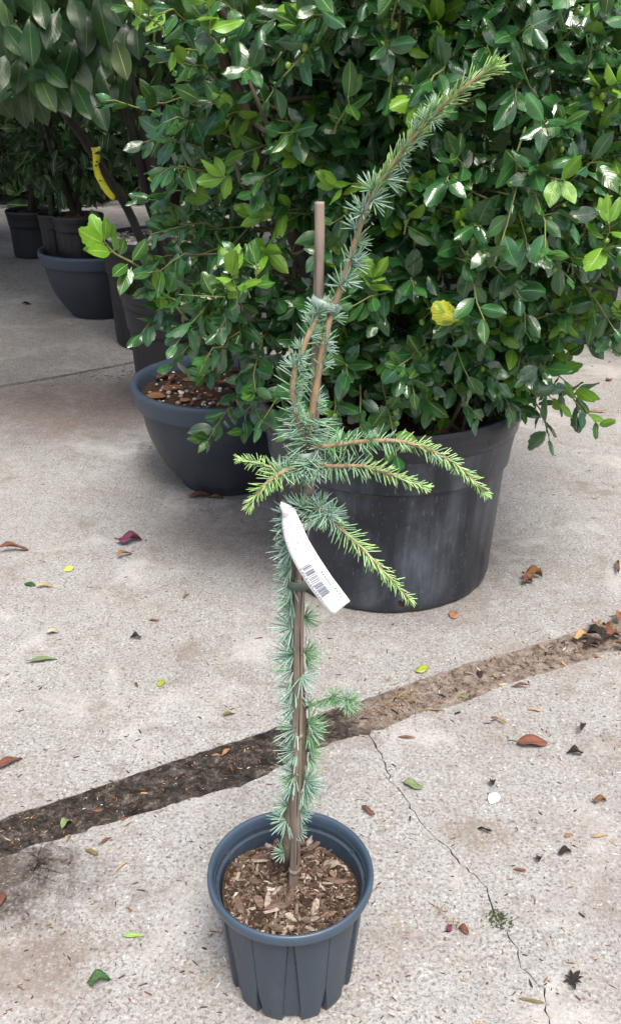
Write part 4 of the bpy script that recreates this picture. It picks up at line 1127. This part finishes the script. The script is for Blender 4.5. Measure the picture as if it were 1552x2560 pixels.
# yellow tape on the leaning stem
yt=thing("yellow_tape","yellow plastic tape tag tied to the leaning grey laurel stem","tag",tuple(At(240,385,3.76)))
strip_y=[((229,371),(250,368),-.06),((232,385),(250,382),-.065),((233,398),(249,398),-.06),((233,415),(246,412),-.055),((238,440),(254,436),-.055),((250,462),(264,455),-.055),((262,482),(276,474),-.055),((276,497),(288,490),-.05),((283,501),(289,497),-.05)]
def ystrip(name,rows,mat,thick=.0008):
    V=[];F=[]
    for a,b,dy in rows: V+=[At(a[0],a[1],3.79+dy)-Vector(yt.location),At(b[0],b[1],3.79+dy)-Vector(yt.location)]
    F=[(2*i,2*i+1,2*i+3,2*i+2) for i in range(len(rows)-1)]
    o=link(bpy.data.objects.new(name,quads_mesh(name,V,F,mat)),yt); md=o.modifiers.new("t",'SOLIDIFY'); md.thickness=thick; return o
ystrip("ribbon",strip_y,M['yellow_tape'])
ystrip("knot",[((228,369),(249,367),-.058),((231,378),(252,376),-.05),((234,408),(250,406),.0),((240,412),(252,406),.03)],M['yellow_tape'])
ystrip("white_tip",[((246,366),(252,367),-.068),((248,372),(252,374),-.068)],M['tape_white'])
for a in ((237,382),(240,402),(237,412),(248,450)): ystrip("printed_mark",[((a[0],a[1]),(a[0]+7,a[1]+1),-.0685),((a[0],a[1]+3),(a[0]+6,a[1]+4),-.0685)],M['ink_black'],.0003)

# ------------------------------------------------------------------ shrubs and trees behind
def shrub(name,label,cat,base,h,rx,ry,nl,size,keys,weights,stems=3,parts=0,zmin=.25,group=None,barkkey='dark_bark',kind='small',lean=(0,0)):
    root=thing(name,label,cat,tuple(base),group); b=Vector(base)
    tips=[]
    for k in range(stems):
        a=random.uniform(0,6.28); e=b+Vector((math.cos(a)*rx*.5+lean[0],math.sin(a)*ry*.5+lean[1],h*.85)); m=b.lerp(e,.5)+rv(.05*h)
        p=smooth_path([b+rv(.01)*.5-UP*.02,m,e],6); tips.append(p); bb=Bag(); r0=.008+.012*h
        V,F,U=tube(p,[r0*(1-.7*i/(len(p)-1)) for i in range(len(p))],8,True,.06); bb.add(V,F,U); bb.obj("stem",[M[barkkey]],root)
    f=Foliage()
    for k in range(nl):
        while True:
            v=Vector((random.uniform(-1,1),random.uniform(-1,1),random.uniform(-1,1)))
            if .3<v.length<1: break
        c=b+Vector((v.x*rx+lean[0]*.5,v.y*ry+lean[1]*.5,h*(zmin+(1-zmin)*(.5+.5*v.z))))
        f.leaf(kind,c,v+UP*random.uniform(-.8,.4)+rv(.5),UP*.8+v*.7+rv(.4),size*random.uniform(.7,1.25),random.choices(keys,weights)[0])
    f.finish(root,parts,keys,"crown"); return root
shrub("camellia_shrub","leafy dark camellia in the pot standing in the far bowl","shrub",(SP2[0],SP2[1],.58),1.15,.36,.30,520,.078,['camellia','tree_leaf'],(9,1),3,120,.05)
shrub("camellia_shrub","dark slim shrub in the narrow pot at the edge of the far bowl","shrub",(SP1[0],SP1[1],.56),1.0,.20,.20,170,.06,['camellia'],(1,),2,60,.05)
shrub("camellia_shrub","dark evergreen shrub in the lone pot on the bare concrete","shrub",(POTF[0],POTF[1],.31),1.6,.62,.5,900,.085,['camellia'],(1,),3,80,.08)
shrub("maple_shrub","rust-leaved small maple in the deep shade at the far pots","shrub",(POTF2[0]+.25,POTF2[1]-.1,.40),.95,.50,.4,700,.05,['tree_leaf_rust','tree_leaf'],(8,2),3,0,.05)
shrub("evergreen_shrub","dark evergreen shrub in the gravel-topped pot behind the laurel","shrub",(POTB[0],POTB[1],.55),1.5,.42,.40,560,.09,['camellia','tree_leaf'],(8,1),4,60,.22)
shrub("evergreen_shrub","dark evergreen shrub in the shaded pot behind the right side of the holly","shrub",(POTR[0],POTR[1],.52),1.9,.55,.5,700,.09,['camellia','tree_leaf'],(7,3),3,0,.1)
shrub("evergreen_shrub","evergreen shrub in the pot next to the shaded one","shrub",(POTR2[0],POTR2[1],.56),1.9,.6,.5,700,.085,['tree_leaf','tree_leaf_light'],(5,3),3,0,.1)
# weed tuft in the laurel pot
def grass_tuft(c,n,h,label):
    bag=Bag()
    for k in range(n):
        d=(UP+rv(.45)).normalized(); needle_set(bag,Vector(c)+rv(.03)*1.0,d,h*random.uniform(.5,1.1),.0035,1,.5)
    o=bag.obj("weed_tuft",[M['needle_mid'],M['moss'],M['moss']]); tag(o,label,"weed"); return o
grass_tuft((-.74,4.12,.525),110,.075,"feathery dark green weed growing on the soil of the laurel pot")
# big trees and hedge that close off the view and shade the back of the yard
def back_tree(label,base,h,crown_c,cr,nl,size,keys,weights,trunk_r=.07,name="background_tree",group=None):
    root=thing(name,label,"tree",tuple(base),group or "trees behind the potted plants"); b=Vector(base); cc=Vector(crown_c)
    p=smooth_path([b-UP*.05,b.lerp(cc,.5)+rv(.08),cc+UP*cr[2]*.3],6); bb=Bag(); V,F,U=tube(p,[trunk_r*(1-.6*i/(len(p)-1)) for i in range(len(p))],12,True,.06); bb.add(V,F,U)
    for k in range(9):
        s=p[random.randint(len(p)//2,len(p)-1)]; v=rv(1).normalized(); e=cc+Vector((v.x*cr[0],v.y*cr[1],v.z*cr[2]))*.8
        V,F,U=tube(smooth_path([s,s.lerp(e,.5)+rv(.1),e],4),[trunk_r*.35*(1-.08*i) for i in range(9)],6,False); bb.add(V,F,U)
    bb.obj("trunk",[M['dark_bark']],root)
    bag=Bag(); cl=[]
    for k in range(34):
        while True:
            v=Vector((random.uniform(-1,1),random.uniform(-1,1),random.uniform(-1,1)))
            if v.length<1: break
        cl.append((v,random.uniform(.16,.32)))
    A=[]
    for k in range(nl):
        v,rr=random.choice(cl); w=v+rv(rr*.6); c=cc+Vector((w.x*cr[0],w.y*cr[1],w.z*cr[2]))
        V,F,U=random.choice(PROTO['small']); bag.add(xf(V,frame(c,rv(1)-UP*.4,UP+rv(.6),size*random.uniform(.7,1.3))),F,U,random.choices(range(len(keys)),weights)[0])
    bag.obj("crown",[M[k] for k in keys],root); return root
TL=['tree_leaf','tree_leaf_light']
back_tree("added shade tree, its wide dark crown out of view over the far slab beside the laurel",(-3.5,6.4,0),4,(-2.3,6.3,3.15),(1.9,1.3,.75),6500,.16,TL,(9,1),.09)  # added out of view to shade the far left ground
back_tree("added tall shade tree, its unseen crown high above the laurel and gravel-topped pot",(.6,6.4,0),4,(-.5,5.5,3.3),(1.6,1.1,.8),6000,.16,TL,(9,1),.08)  # crown added above the view to keep laurel and back pots shaded
back_tree("dark broad-leaved tree overhanging the far bowl planter",(-3.4,7.2,0),4,(-2.6,6.8,3.2),(2.4,2.2,1.2),7000,.15,TL,(9,1),.10)
back_tree("tree with pale fresh leaves seen between the laurel stems",(-1.0,7.6,0),4,(-.9,7.6,2.3),(1.2,.8,1.5),3600,.12,TL,(5,5),.07)
back_tree("dark spreading tree behind the gravel-topped pot, its unseen crown added overhead for shade",(.1,7.4,0),4,(.1,5.9,3.2),(2.3,1.9,1.0),7000,.16,TL,(8,2),.09)  # crown set forward, out of view, to block sun from the far bowl
back_tree("light green tree showing through the holly twigs",(1.6,7.0,0),4,(1.5,6.9,2.0),(1.5,.9,1.7),5200,.11,TL,(4,6),.06)
back_tree("broad tree behind the two shaded pots",(3.3,7.4,0),4,(3.1,7.2,2.4),(1.6,1.4,2.0),5200,.14,TL,(7,3),.08)
back_tree("dark tree in the corner behind the maple",(-5.4,9.4,0),4,(-5.0,9.4,2.4),(2.1,1.6,2.3),5200,.16,TL,(10,1),.10)
# clipped conifer hedge, a continuous green mass along the back
bag=Bag()
for k in range(15000):
    x=random.uniform(-11,10); z=random.uniform(0,4.2)*random.uniform(.55,1); y=10.8+random.gauss(0,.25)-.25*math.sin(x*1.7)
    V,F,U=random.choice(PROTO['small']); bag.add(xf(V,frame((x,y,z),rv(1)+UP*.3,Vector((0,-1,.5))+rv(.5),random.uniform(.16,.30))),F,U,0 if random.random()<.85 else 1)
hd=bag.obj("hedge",[M['camellia'],M['tree_leaf']]); tag(hd,"tall dark hedge closing off the back of the yard","hedge",kind="stuff")
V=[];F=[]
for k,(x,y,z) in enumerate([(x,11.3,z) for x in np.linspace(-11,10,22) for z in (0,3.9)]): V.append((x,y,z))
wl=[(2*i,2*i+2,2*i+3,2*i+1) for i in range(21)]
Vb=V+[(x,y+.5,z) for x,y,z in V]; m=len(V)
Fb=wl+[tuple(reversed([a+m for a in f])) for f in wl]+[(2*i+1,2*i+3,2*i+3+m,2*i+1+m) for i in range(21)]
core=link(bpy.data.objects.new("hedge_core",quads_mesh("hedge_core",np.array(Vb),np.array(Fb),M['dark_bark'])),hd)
#PART5
# ------------------------------------------------------------------ fallen leaves and bits on the concrete
random.seed(90)
def fallen(kind,px,py,deg,length_px,matkey,label,cat="leaf",name="fallen_leaf",z=.004,curl=1.0,ws=1.0,tilt=0.0,stalk=False):
    g=G(px,py); Z=proj(g)[2]; L=length_px*Z/F_PX*.98
    a=R(deg); d=Vector((math.cos(a),math.sin(a),tilt))
    i=random.randrange(len(PROTO[kind])); V,F,U=PROTO[kind][i]; V=V.copy(); V[:,2]=V[:,2]*curl
    V[:,1]-=.5; V[:,2]+=.10*curl*np.sin(V[:,1]*5+i)*np.abs(V[:,0])*3
    m=frame((0,0,0),d,UP,L,ws); W=xf(V,m); W[:,2]-=W[:,2].min()
    if stalk:
        t0=W[V[:,1].argmin()]; 
    me=quads_mesh(name,W,F,M[matkey],None,U); o=link(bpy.data.objects.new(name,me)); o.location=(g.x,g.y,z)
    md=o.modifiers.new("t",'SOLIDIFY'); md.thickness=.0007; md.offset=1
    tag(o,label,cat,"fallen leaves and bits on the concrete")
    if stalk:
        s=Vector(t0); b=Bag(); e=s-Vector((d.x,d.y,0))*L*.35+Vector((.004,.006,.002)); V,F,U=tube([s,s.lerp(e,.5)+Vector((0,0,.004)),e],.0011,5); 
        me2=quads_mesh("stalk",V,F,M['lit_dark']); link(bpy.data.objects.new("stalk",me2),o)
    return o
FL=[('round',323,1358,18,68,'lit_purple',"crumpled purple-red dead leaf lying on pale concrete",2.2,.7),
('blade',312,1394,45,46,'lit_orange',"curled orange-tan dead leaf just below the purple one",2.5,1.4),
('round',173,1424,70,34,'lit_yellow',"small round yellow leaf on pale concrete",.6,1),
('round',76,1463,160,34,'lit_green',"small dark green leaf touching a tan scrap",.6,.8),
('blade',112,1470,10,42,'lit_tan',"tan leaf scrap touching a small dark green leaf",1.5,1.2),
('blade',36,1381,12,72,'lit_red',"shredded red-brown leaf strip by the left margin of the concrete",2,1),
('blade',465,1492,65,26,'lit_olive',"tiny olive leaf standing alone on the concrete",1,1.6),
('blade',385,1553,170,28,'lit_brown',"thin brown leaf sliver in the middle of the slab",1,1),
('round',133,1583,30,30,'lit_pale',"torn pale tan leaf with a pointed corner",1.5,1),
('blade',105,1655,14,78,'lit_sage',"long grey-green narrow leaf lying flat on the slab",.8,.8),
('round',340,1598,170,30,'lit_dark',"dark crumpled fragment above the two-tone leaf",3,.6),
('round',403,1710,80,32,'lit_ygreen',"yellow-green and cream fallen leaf on the slab",.6,.9),
('blade',342,1715,120,24,'lit_brown',"brown forked leaf bit beside the two-tone leaf",2,1),
('blade',570,1790,20,36,'lit_olive',"olive-brown leaf just above the dirt joint",1.5,1),
('blade',20,1915,40,80,'lit_red',"large red-brown dead leaf with a curved stalk",1.2,1.3),
('blade',566,1880,60,40,'lit_orange',"orange leaf in the dark dirt joint",1.4,1.2),
('blade',541,1887,5,30,'lit_orange',"small rust leaf lying flat in the dark dirt joint",1,1),
('round',135,2021,30,17,'lit_white',"round cream petal on the dark dirt joint",.4,1),
('round',168,2062,70,46,'lit_sage',"crumpled sage-green leaf on the dirt joint",2.5,.7),
('blade',172,2100,80,30,'lit_tan',"tan curled scrap below the sage-green leaf",2.5,1.3),
('blade',264,2106,50,38,'lit_brown',"brown pointed leaf just below the dirt joint",1.5,1.1),
('blade',232,2134,150,42,'lit_olive',"olive mottled leaf beside the pointed brown leaf",1.5,1.6),
('blade',306,2168,55,46,'lit_tan',"straw-coloured sliver on the slab left of the cedar pot",.8,.5),
('round',0,2255,85,56,'lit_red',"smooth red-brown leaf on the muddy patch",1,.9),
('blade',332,2343,2,54,'lit_lime',"bright green leaf blade lying flat left of the cedar pot",.7,1),
('round',248,2460,20,58,'lit_green',"dark green crumpled leaf clump on the slab",3,.8),
('round',1135,1540,70,40,'lit_orange',"tan-orange holly leaf beside the base of the large pot",1,1),
('round',1055,1677,35,46,'lit_ygreen',"glossy yellow-green leaf on the slab above the joint",1,.75),
('blade',1155,1741,160,32,'lit_sage',"grey-green leaf piece in the dirt joint",1.2,1.4),
('blade',1200,1685,85,44,'lit_dark',"dark brown curled leaf in the dirt joint",1.6,1.5),
('round',1330,1862,8,84,'lit_red',"large red-brown leaf with a stalk lying on the slab",.9,.72),
('round',1030,1967,150,54,'lit_sage',"pale green torn leaf beside the crack",1.2,.7),
('laurel',1232,1999,60,54,'lit_white',"bright white leaf lying on the concrete",.3,1.5),
('round',1229,1963,80,30,'lit_dark',"black-brown curled fragment touching the white leaf",3,.8),
('blade',920,2032,125,52,'lit_red',"rust-coloured curled leaf behind the rim of the cedar pot",2,1.5),
('blade',1210,2080,150,38,'lit_black',"black crumpled fragment in a small damp patch",2.5,1.2),
('round',1495,2008,5,40,'lit_brown',"brown dried flower on the right slab",3,.6),
('blade',1455,1828,60,50,'lit_dark',"dark twisted bit right of the red-brown leaf",3,1.2),
('round',1435,1888,170,40,'lit_dark',"dark shrivelled flower head below the twisted bit",3,.7),
('blade',1420,2091,25,28,'lit_orange',"short pale orange wood sliver",.8,2),
('blade',1497,2093,12,46,'lit_tan',"pale tan pointed leaf beside the orange sliver",.8,1.1),
('blade',1298,2178,165,32,'lit_red',"small rust leaf right of the crack",1.5,1.6),
('round',1345,2153,70,28,'lit_dark',"small dark dried tuft",3,.8),
('round',1410,2137,20,38,'lit_dark',"shaggy dark dried tuft beside a smaller one",3,.7),
('blade',1327,2505,165,64,'lit_olive',"olive-yellow leaf lying across the crack",.8,.8),
('round',1158,2330,130,34,'lit_red',"red-brown scrap in a clump of dried straw",2.5,.8),
('round',1122,2325,80,26,'lit_purple',"dark purple petal scrap in the dried straw clump",2.5,.8),
('blade',1542,1425,75,90,'lit_brown',"curved brown twig-like leaf on the bright slab",1.5,.5),
('round',1328,1449,10,56,'lit_brown',"brown dried flower cluster right of the large pot",3.5,.8),
('round',1318,1462,40,36,'lit_red',"rust flower scrap under the dried flower cluster",3,.8),
('blade',1490,1031,170,44,'lit_orange',"tan leaf on the concrete beyond the holly's hanging twig",1.2,1.3),
('round',1520,952,60,22,'lit_red',"small rust leaf beyond the holly's hanging twig",1.5,1),
('blade',1300,1720,170,46,'lit_red',"red-brown curved leaf at the lower edge of the joint",1.8,1.1),
('blade',1260,1712,10,36,'lit_pale',"pale pinkish petal beside the curved leaf in the joint",1,1),
('blade',1090,1778,175,40,'lit_olive',"thin yellowish stick below the joint",.8,.8),
('blade',1015,1846,170,44,'lit_brown',"thin brown stick beside the start of the crack",.8,.9),
('blade',1245,1805,135,46,'lit_orange',"frayed orange-brown leaf strip below the joint",2,.8),
('blade',1335,1778,160,34,'lit_tan',"short straw-yellow stick on the slab",1,1),
('round',500,1243,5,62,'lit_red',"dark red dead leaves pressed under the near bowl planter",1,.6),
('round',68,763,20,24,'lit_dark',"dark dead leaf on the shaded far slab",1.5,.8),
('round',540,1246,170,44,'lit_brown',"brown dead leaf at the foot of the near bowl planter",1,.6)]
for (k,px,py,dg,ln,mk,lb,cu,ws) in FL:
    low=-.004 if 'joint' in lb and 'above' not in lb and 'below' not in lb and 'edge' not in lb else .0015
    fallen(k,px,py,dg,ln,mk,lb,"leaf" if ('leaf' in lb or 'leaves' in lb) else "debris","fallen_leaf" if ('leaf' in lb or 'leaves' in lb) else "plant_debris",low,cu,ws,stalk=('stalk' in lb))
# heap of dead leaves at the right end of the joint
for i,(px,py,dg,ln,mk,lb) in enumerate([(1487,1572,80,48,'lit_orange',"pale orange leaf standing up on the heap of dead leaves in the joint"),(1450,1604,20,48,'lit_tan',"tan leaf at the near end of the heap of dead leaves"),(1490,1606,150,60,'lit_black',"blackened leaf in the middle of the heap of dead leaves"),(1530,1600,30,52,'lit_red',"red-brown ribbed leaf at the heap of dead leaves"),(1515,1580,100,44,'lit_brown',"brown leaf on the upper side of the heap of dead leaves"),(1545,1555,60,40,'lit_brown',"brown leaf above the heap of dead leaves"),(1475,1620,10,44,'lit_dark',"dark leaf under the blackened one in the heap"),(1552,1625,120,44,'lit_orange',"orange-brown leaf beyond the end of the heap")]):
    fallen('round',px,py,dg,ln,mk,lb,z=.002+.006*(i%3),curl=2.6,ws=.7)
# star-shaped black seed head
g=G(1430,2455); st=Bag()
for k in range(8):
    a=k*.785+random.uniform(-.2,.2); V,F,U=PROTO['blade'][k%3]; st.add(xf(V,frame((g.x,g.y,.006),(math.cos(a),math.sin(a),random.uniform(-.1,.5)),UP,random.uniform(.014,.024),1.6)),F,U)
r_=empty("seed_head",(g.x,g.y,.003)); tag(r_,"black star-shaped dried seed head near the crack","debris"); so=st.obj("petals",[M['lit_black']],r_)
V,F,U=tube([Vector((g.x,g.y,.002)),Vector((g.x,g.y,.009))],[.005,.003],8); b=Bag(); b.add(V,F,U); b.obj("core",[M['lit_black']],r_)
# the six dead leaves in the near bowl
for (px,py,dg,ln,mk,lb) in [(430,966,20,46,'lit_red',"round red-brown leaf on the gravel of the near bowl"),(464,997,50,30,'lit_orange',"orange leaf near the front rim of the near bowl"),(405,935,60,36,'lit_red',"red-brown leaf at the back of the near bowl's gravel"),(580,1000,100,36,'lit_red',"dark red leaf against the front rim of the near bowl"),(590,972,110,34,'lit_orange',"tan-orange leaf beside the stem in the near bowl"),(390,985,170,44,'lit_brown',"brown leaf at the left of the near bowl's gravel"),(475,945,160,40,'lit_brown',"brown leaf in the middle of the near bowl's gravel")]:
    p=G(px,py,.375); V,F,U=PROTO['round'][1]; Z=proj(p)[2]; L=ln*Z/F_PX*1.15; a=R(dg)
    W=xf(V-np.array((0,.5,0),np.float32),frame((0,0,0),(math.cos(a),math.sin(a),random.uniform(-.2,.3)),UP+rv(.25),L)); W[:,2]-=W[:,2].min()
    o=link(bpy.data.objects.new("fallen_leaf",quads_mesh("fallen_leaf",W,F,M[mk],None,U))); o.location=(p.x,p.y,.366); md=o.modifiers.new("t",'SOLIDIFY'); md.thickness=.0007; tag(o,lb,"leaf","dead leaves in the near bowl")
# stub of a stem in the bowl
stb=thing("potted_shrub","dark stem growing from the gravel of the near bowl up behind the holly leaves","plant",(-.24,3.42,.35))
b=Bag(); V,F,U=tube(smooth_path([(-.24,3.42,.33),(-.25,3.44,.5),(-.30,3.50,.75),(-.36,3.55,1.1)],6),[.026-.0006*i for i in range(19)],10,True,.06); b.add(V,F,U); b.obj("stem",[M['grey_bark']],stb)
fb=Foliage()
for k in range(60): fb.leaf('small',Vector((-.36,3.55,1.1))+rv(.14),rv(1),UP+rv(.4)-Vector((0,.5,0)),.08,'camellia')
fb.finish(stb,0,['camellia'],"foliage")
# wisps: dried straw, root tuft, moss in the crack
def straw(name,px,py,n,spread,L,mk,label,w=.0016,cat="straw"):
    g=G(px,py); bag=Bag()
    for k in range(n):
        a=random.uniform(0,6.28); needle_set(bag,Vector((g.x+random.gauss(0,spread),g.y+random.gauss(0,spread),random.uniform(.002,.006))),(math.cos(a),math.sin(a),random.uniform(-.03,.1)),L*random.uniform(.4,1.2),w,0,.5)
    o=bag.obj(name,[M[mk]]); tag(o,label,cat,kind="stuff"); return o
straw("straw_wisp",1130,2310,12,.018,.03,'lit_tan',"clump of dried straw on the right slab")
straw("root_tuft",98,2165,60,.014,.03,'lit_dark',"tuft of dried grey rootlets at the edge of the muddy patch",.001,"roots")
straw("moss_patch",1250,2302,150,.012,.004,'moss',"small patch of moss growing in the crack",.0025,"moss")
straw("straw_wisp",1010,1745,45,.05,.04,'lit_tan',"dry grass wisps lying in the dirt joint")
# tiny crumbs over the whole yard
bag=Bag(); ck=['lit_dark','lit_brown','lit_tan','lit_black','lit_red','pebble']
q=random.Random(3)
def crumb(x,y,s,mi,z=.0015):
    V,F=CH[q.randrange(9)]; bag.add(xf(V,Matrix.Translation((x,y,z+s*.08))@Matrix.Rotation(q.uniform(0,6.28),4,'Z')@Matrix.Diagonal((s*q.uniform(.8,2.2),s*.8,s*.6,1))),F,None,mi)
for _ in range(5200):
    px=q.uniform(-100,1652); py=q.uniform(700,2600) if q.random()<.65 else q.uniform(1550,2600); g=G(px,py); s=q.lognormvariate(math.log(.0037),.55)*(1 if g.y<3 else 1.5)
    crumb(g.x,g.y,min(s,.012),q.choices(range(6),(5,4,2,2,1,3))[0])
for _ in range(3600):
    x=q.uniform(-.9,1.2); yn=np.interp(x,[p[0] for p in sorted(ne+ne2)],[p[1] for p in sorted(ne+ne2)]); yf=np.interp(x,[p[0] for p in fe],[p[1] for p in fe])
    y=yn+(yf-yn)*q.gauss(.5,.30); inside=yn<y<yf
    crumb(x,y,min(.016,q.lognormvariate(math.log(.0042),.55)),q.choices(range(6),(8,5,1.5,4,1.5,1))[0],-.0012 if inside else .0015)
for _ in range(260):
    g=G(q.uniform(0,420),930+q.gauss(0,14)); crumb(g.x,g.y,q.uniform(.004,.016),q.choice((0,0,1,3)))
o=bag.obj("ground_crumbs",[M[k] for k in ck],None,False); tag(o,"tiny brown and black plant crumbs scattered over the concrete","litter",kind="stuff")
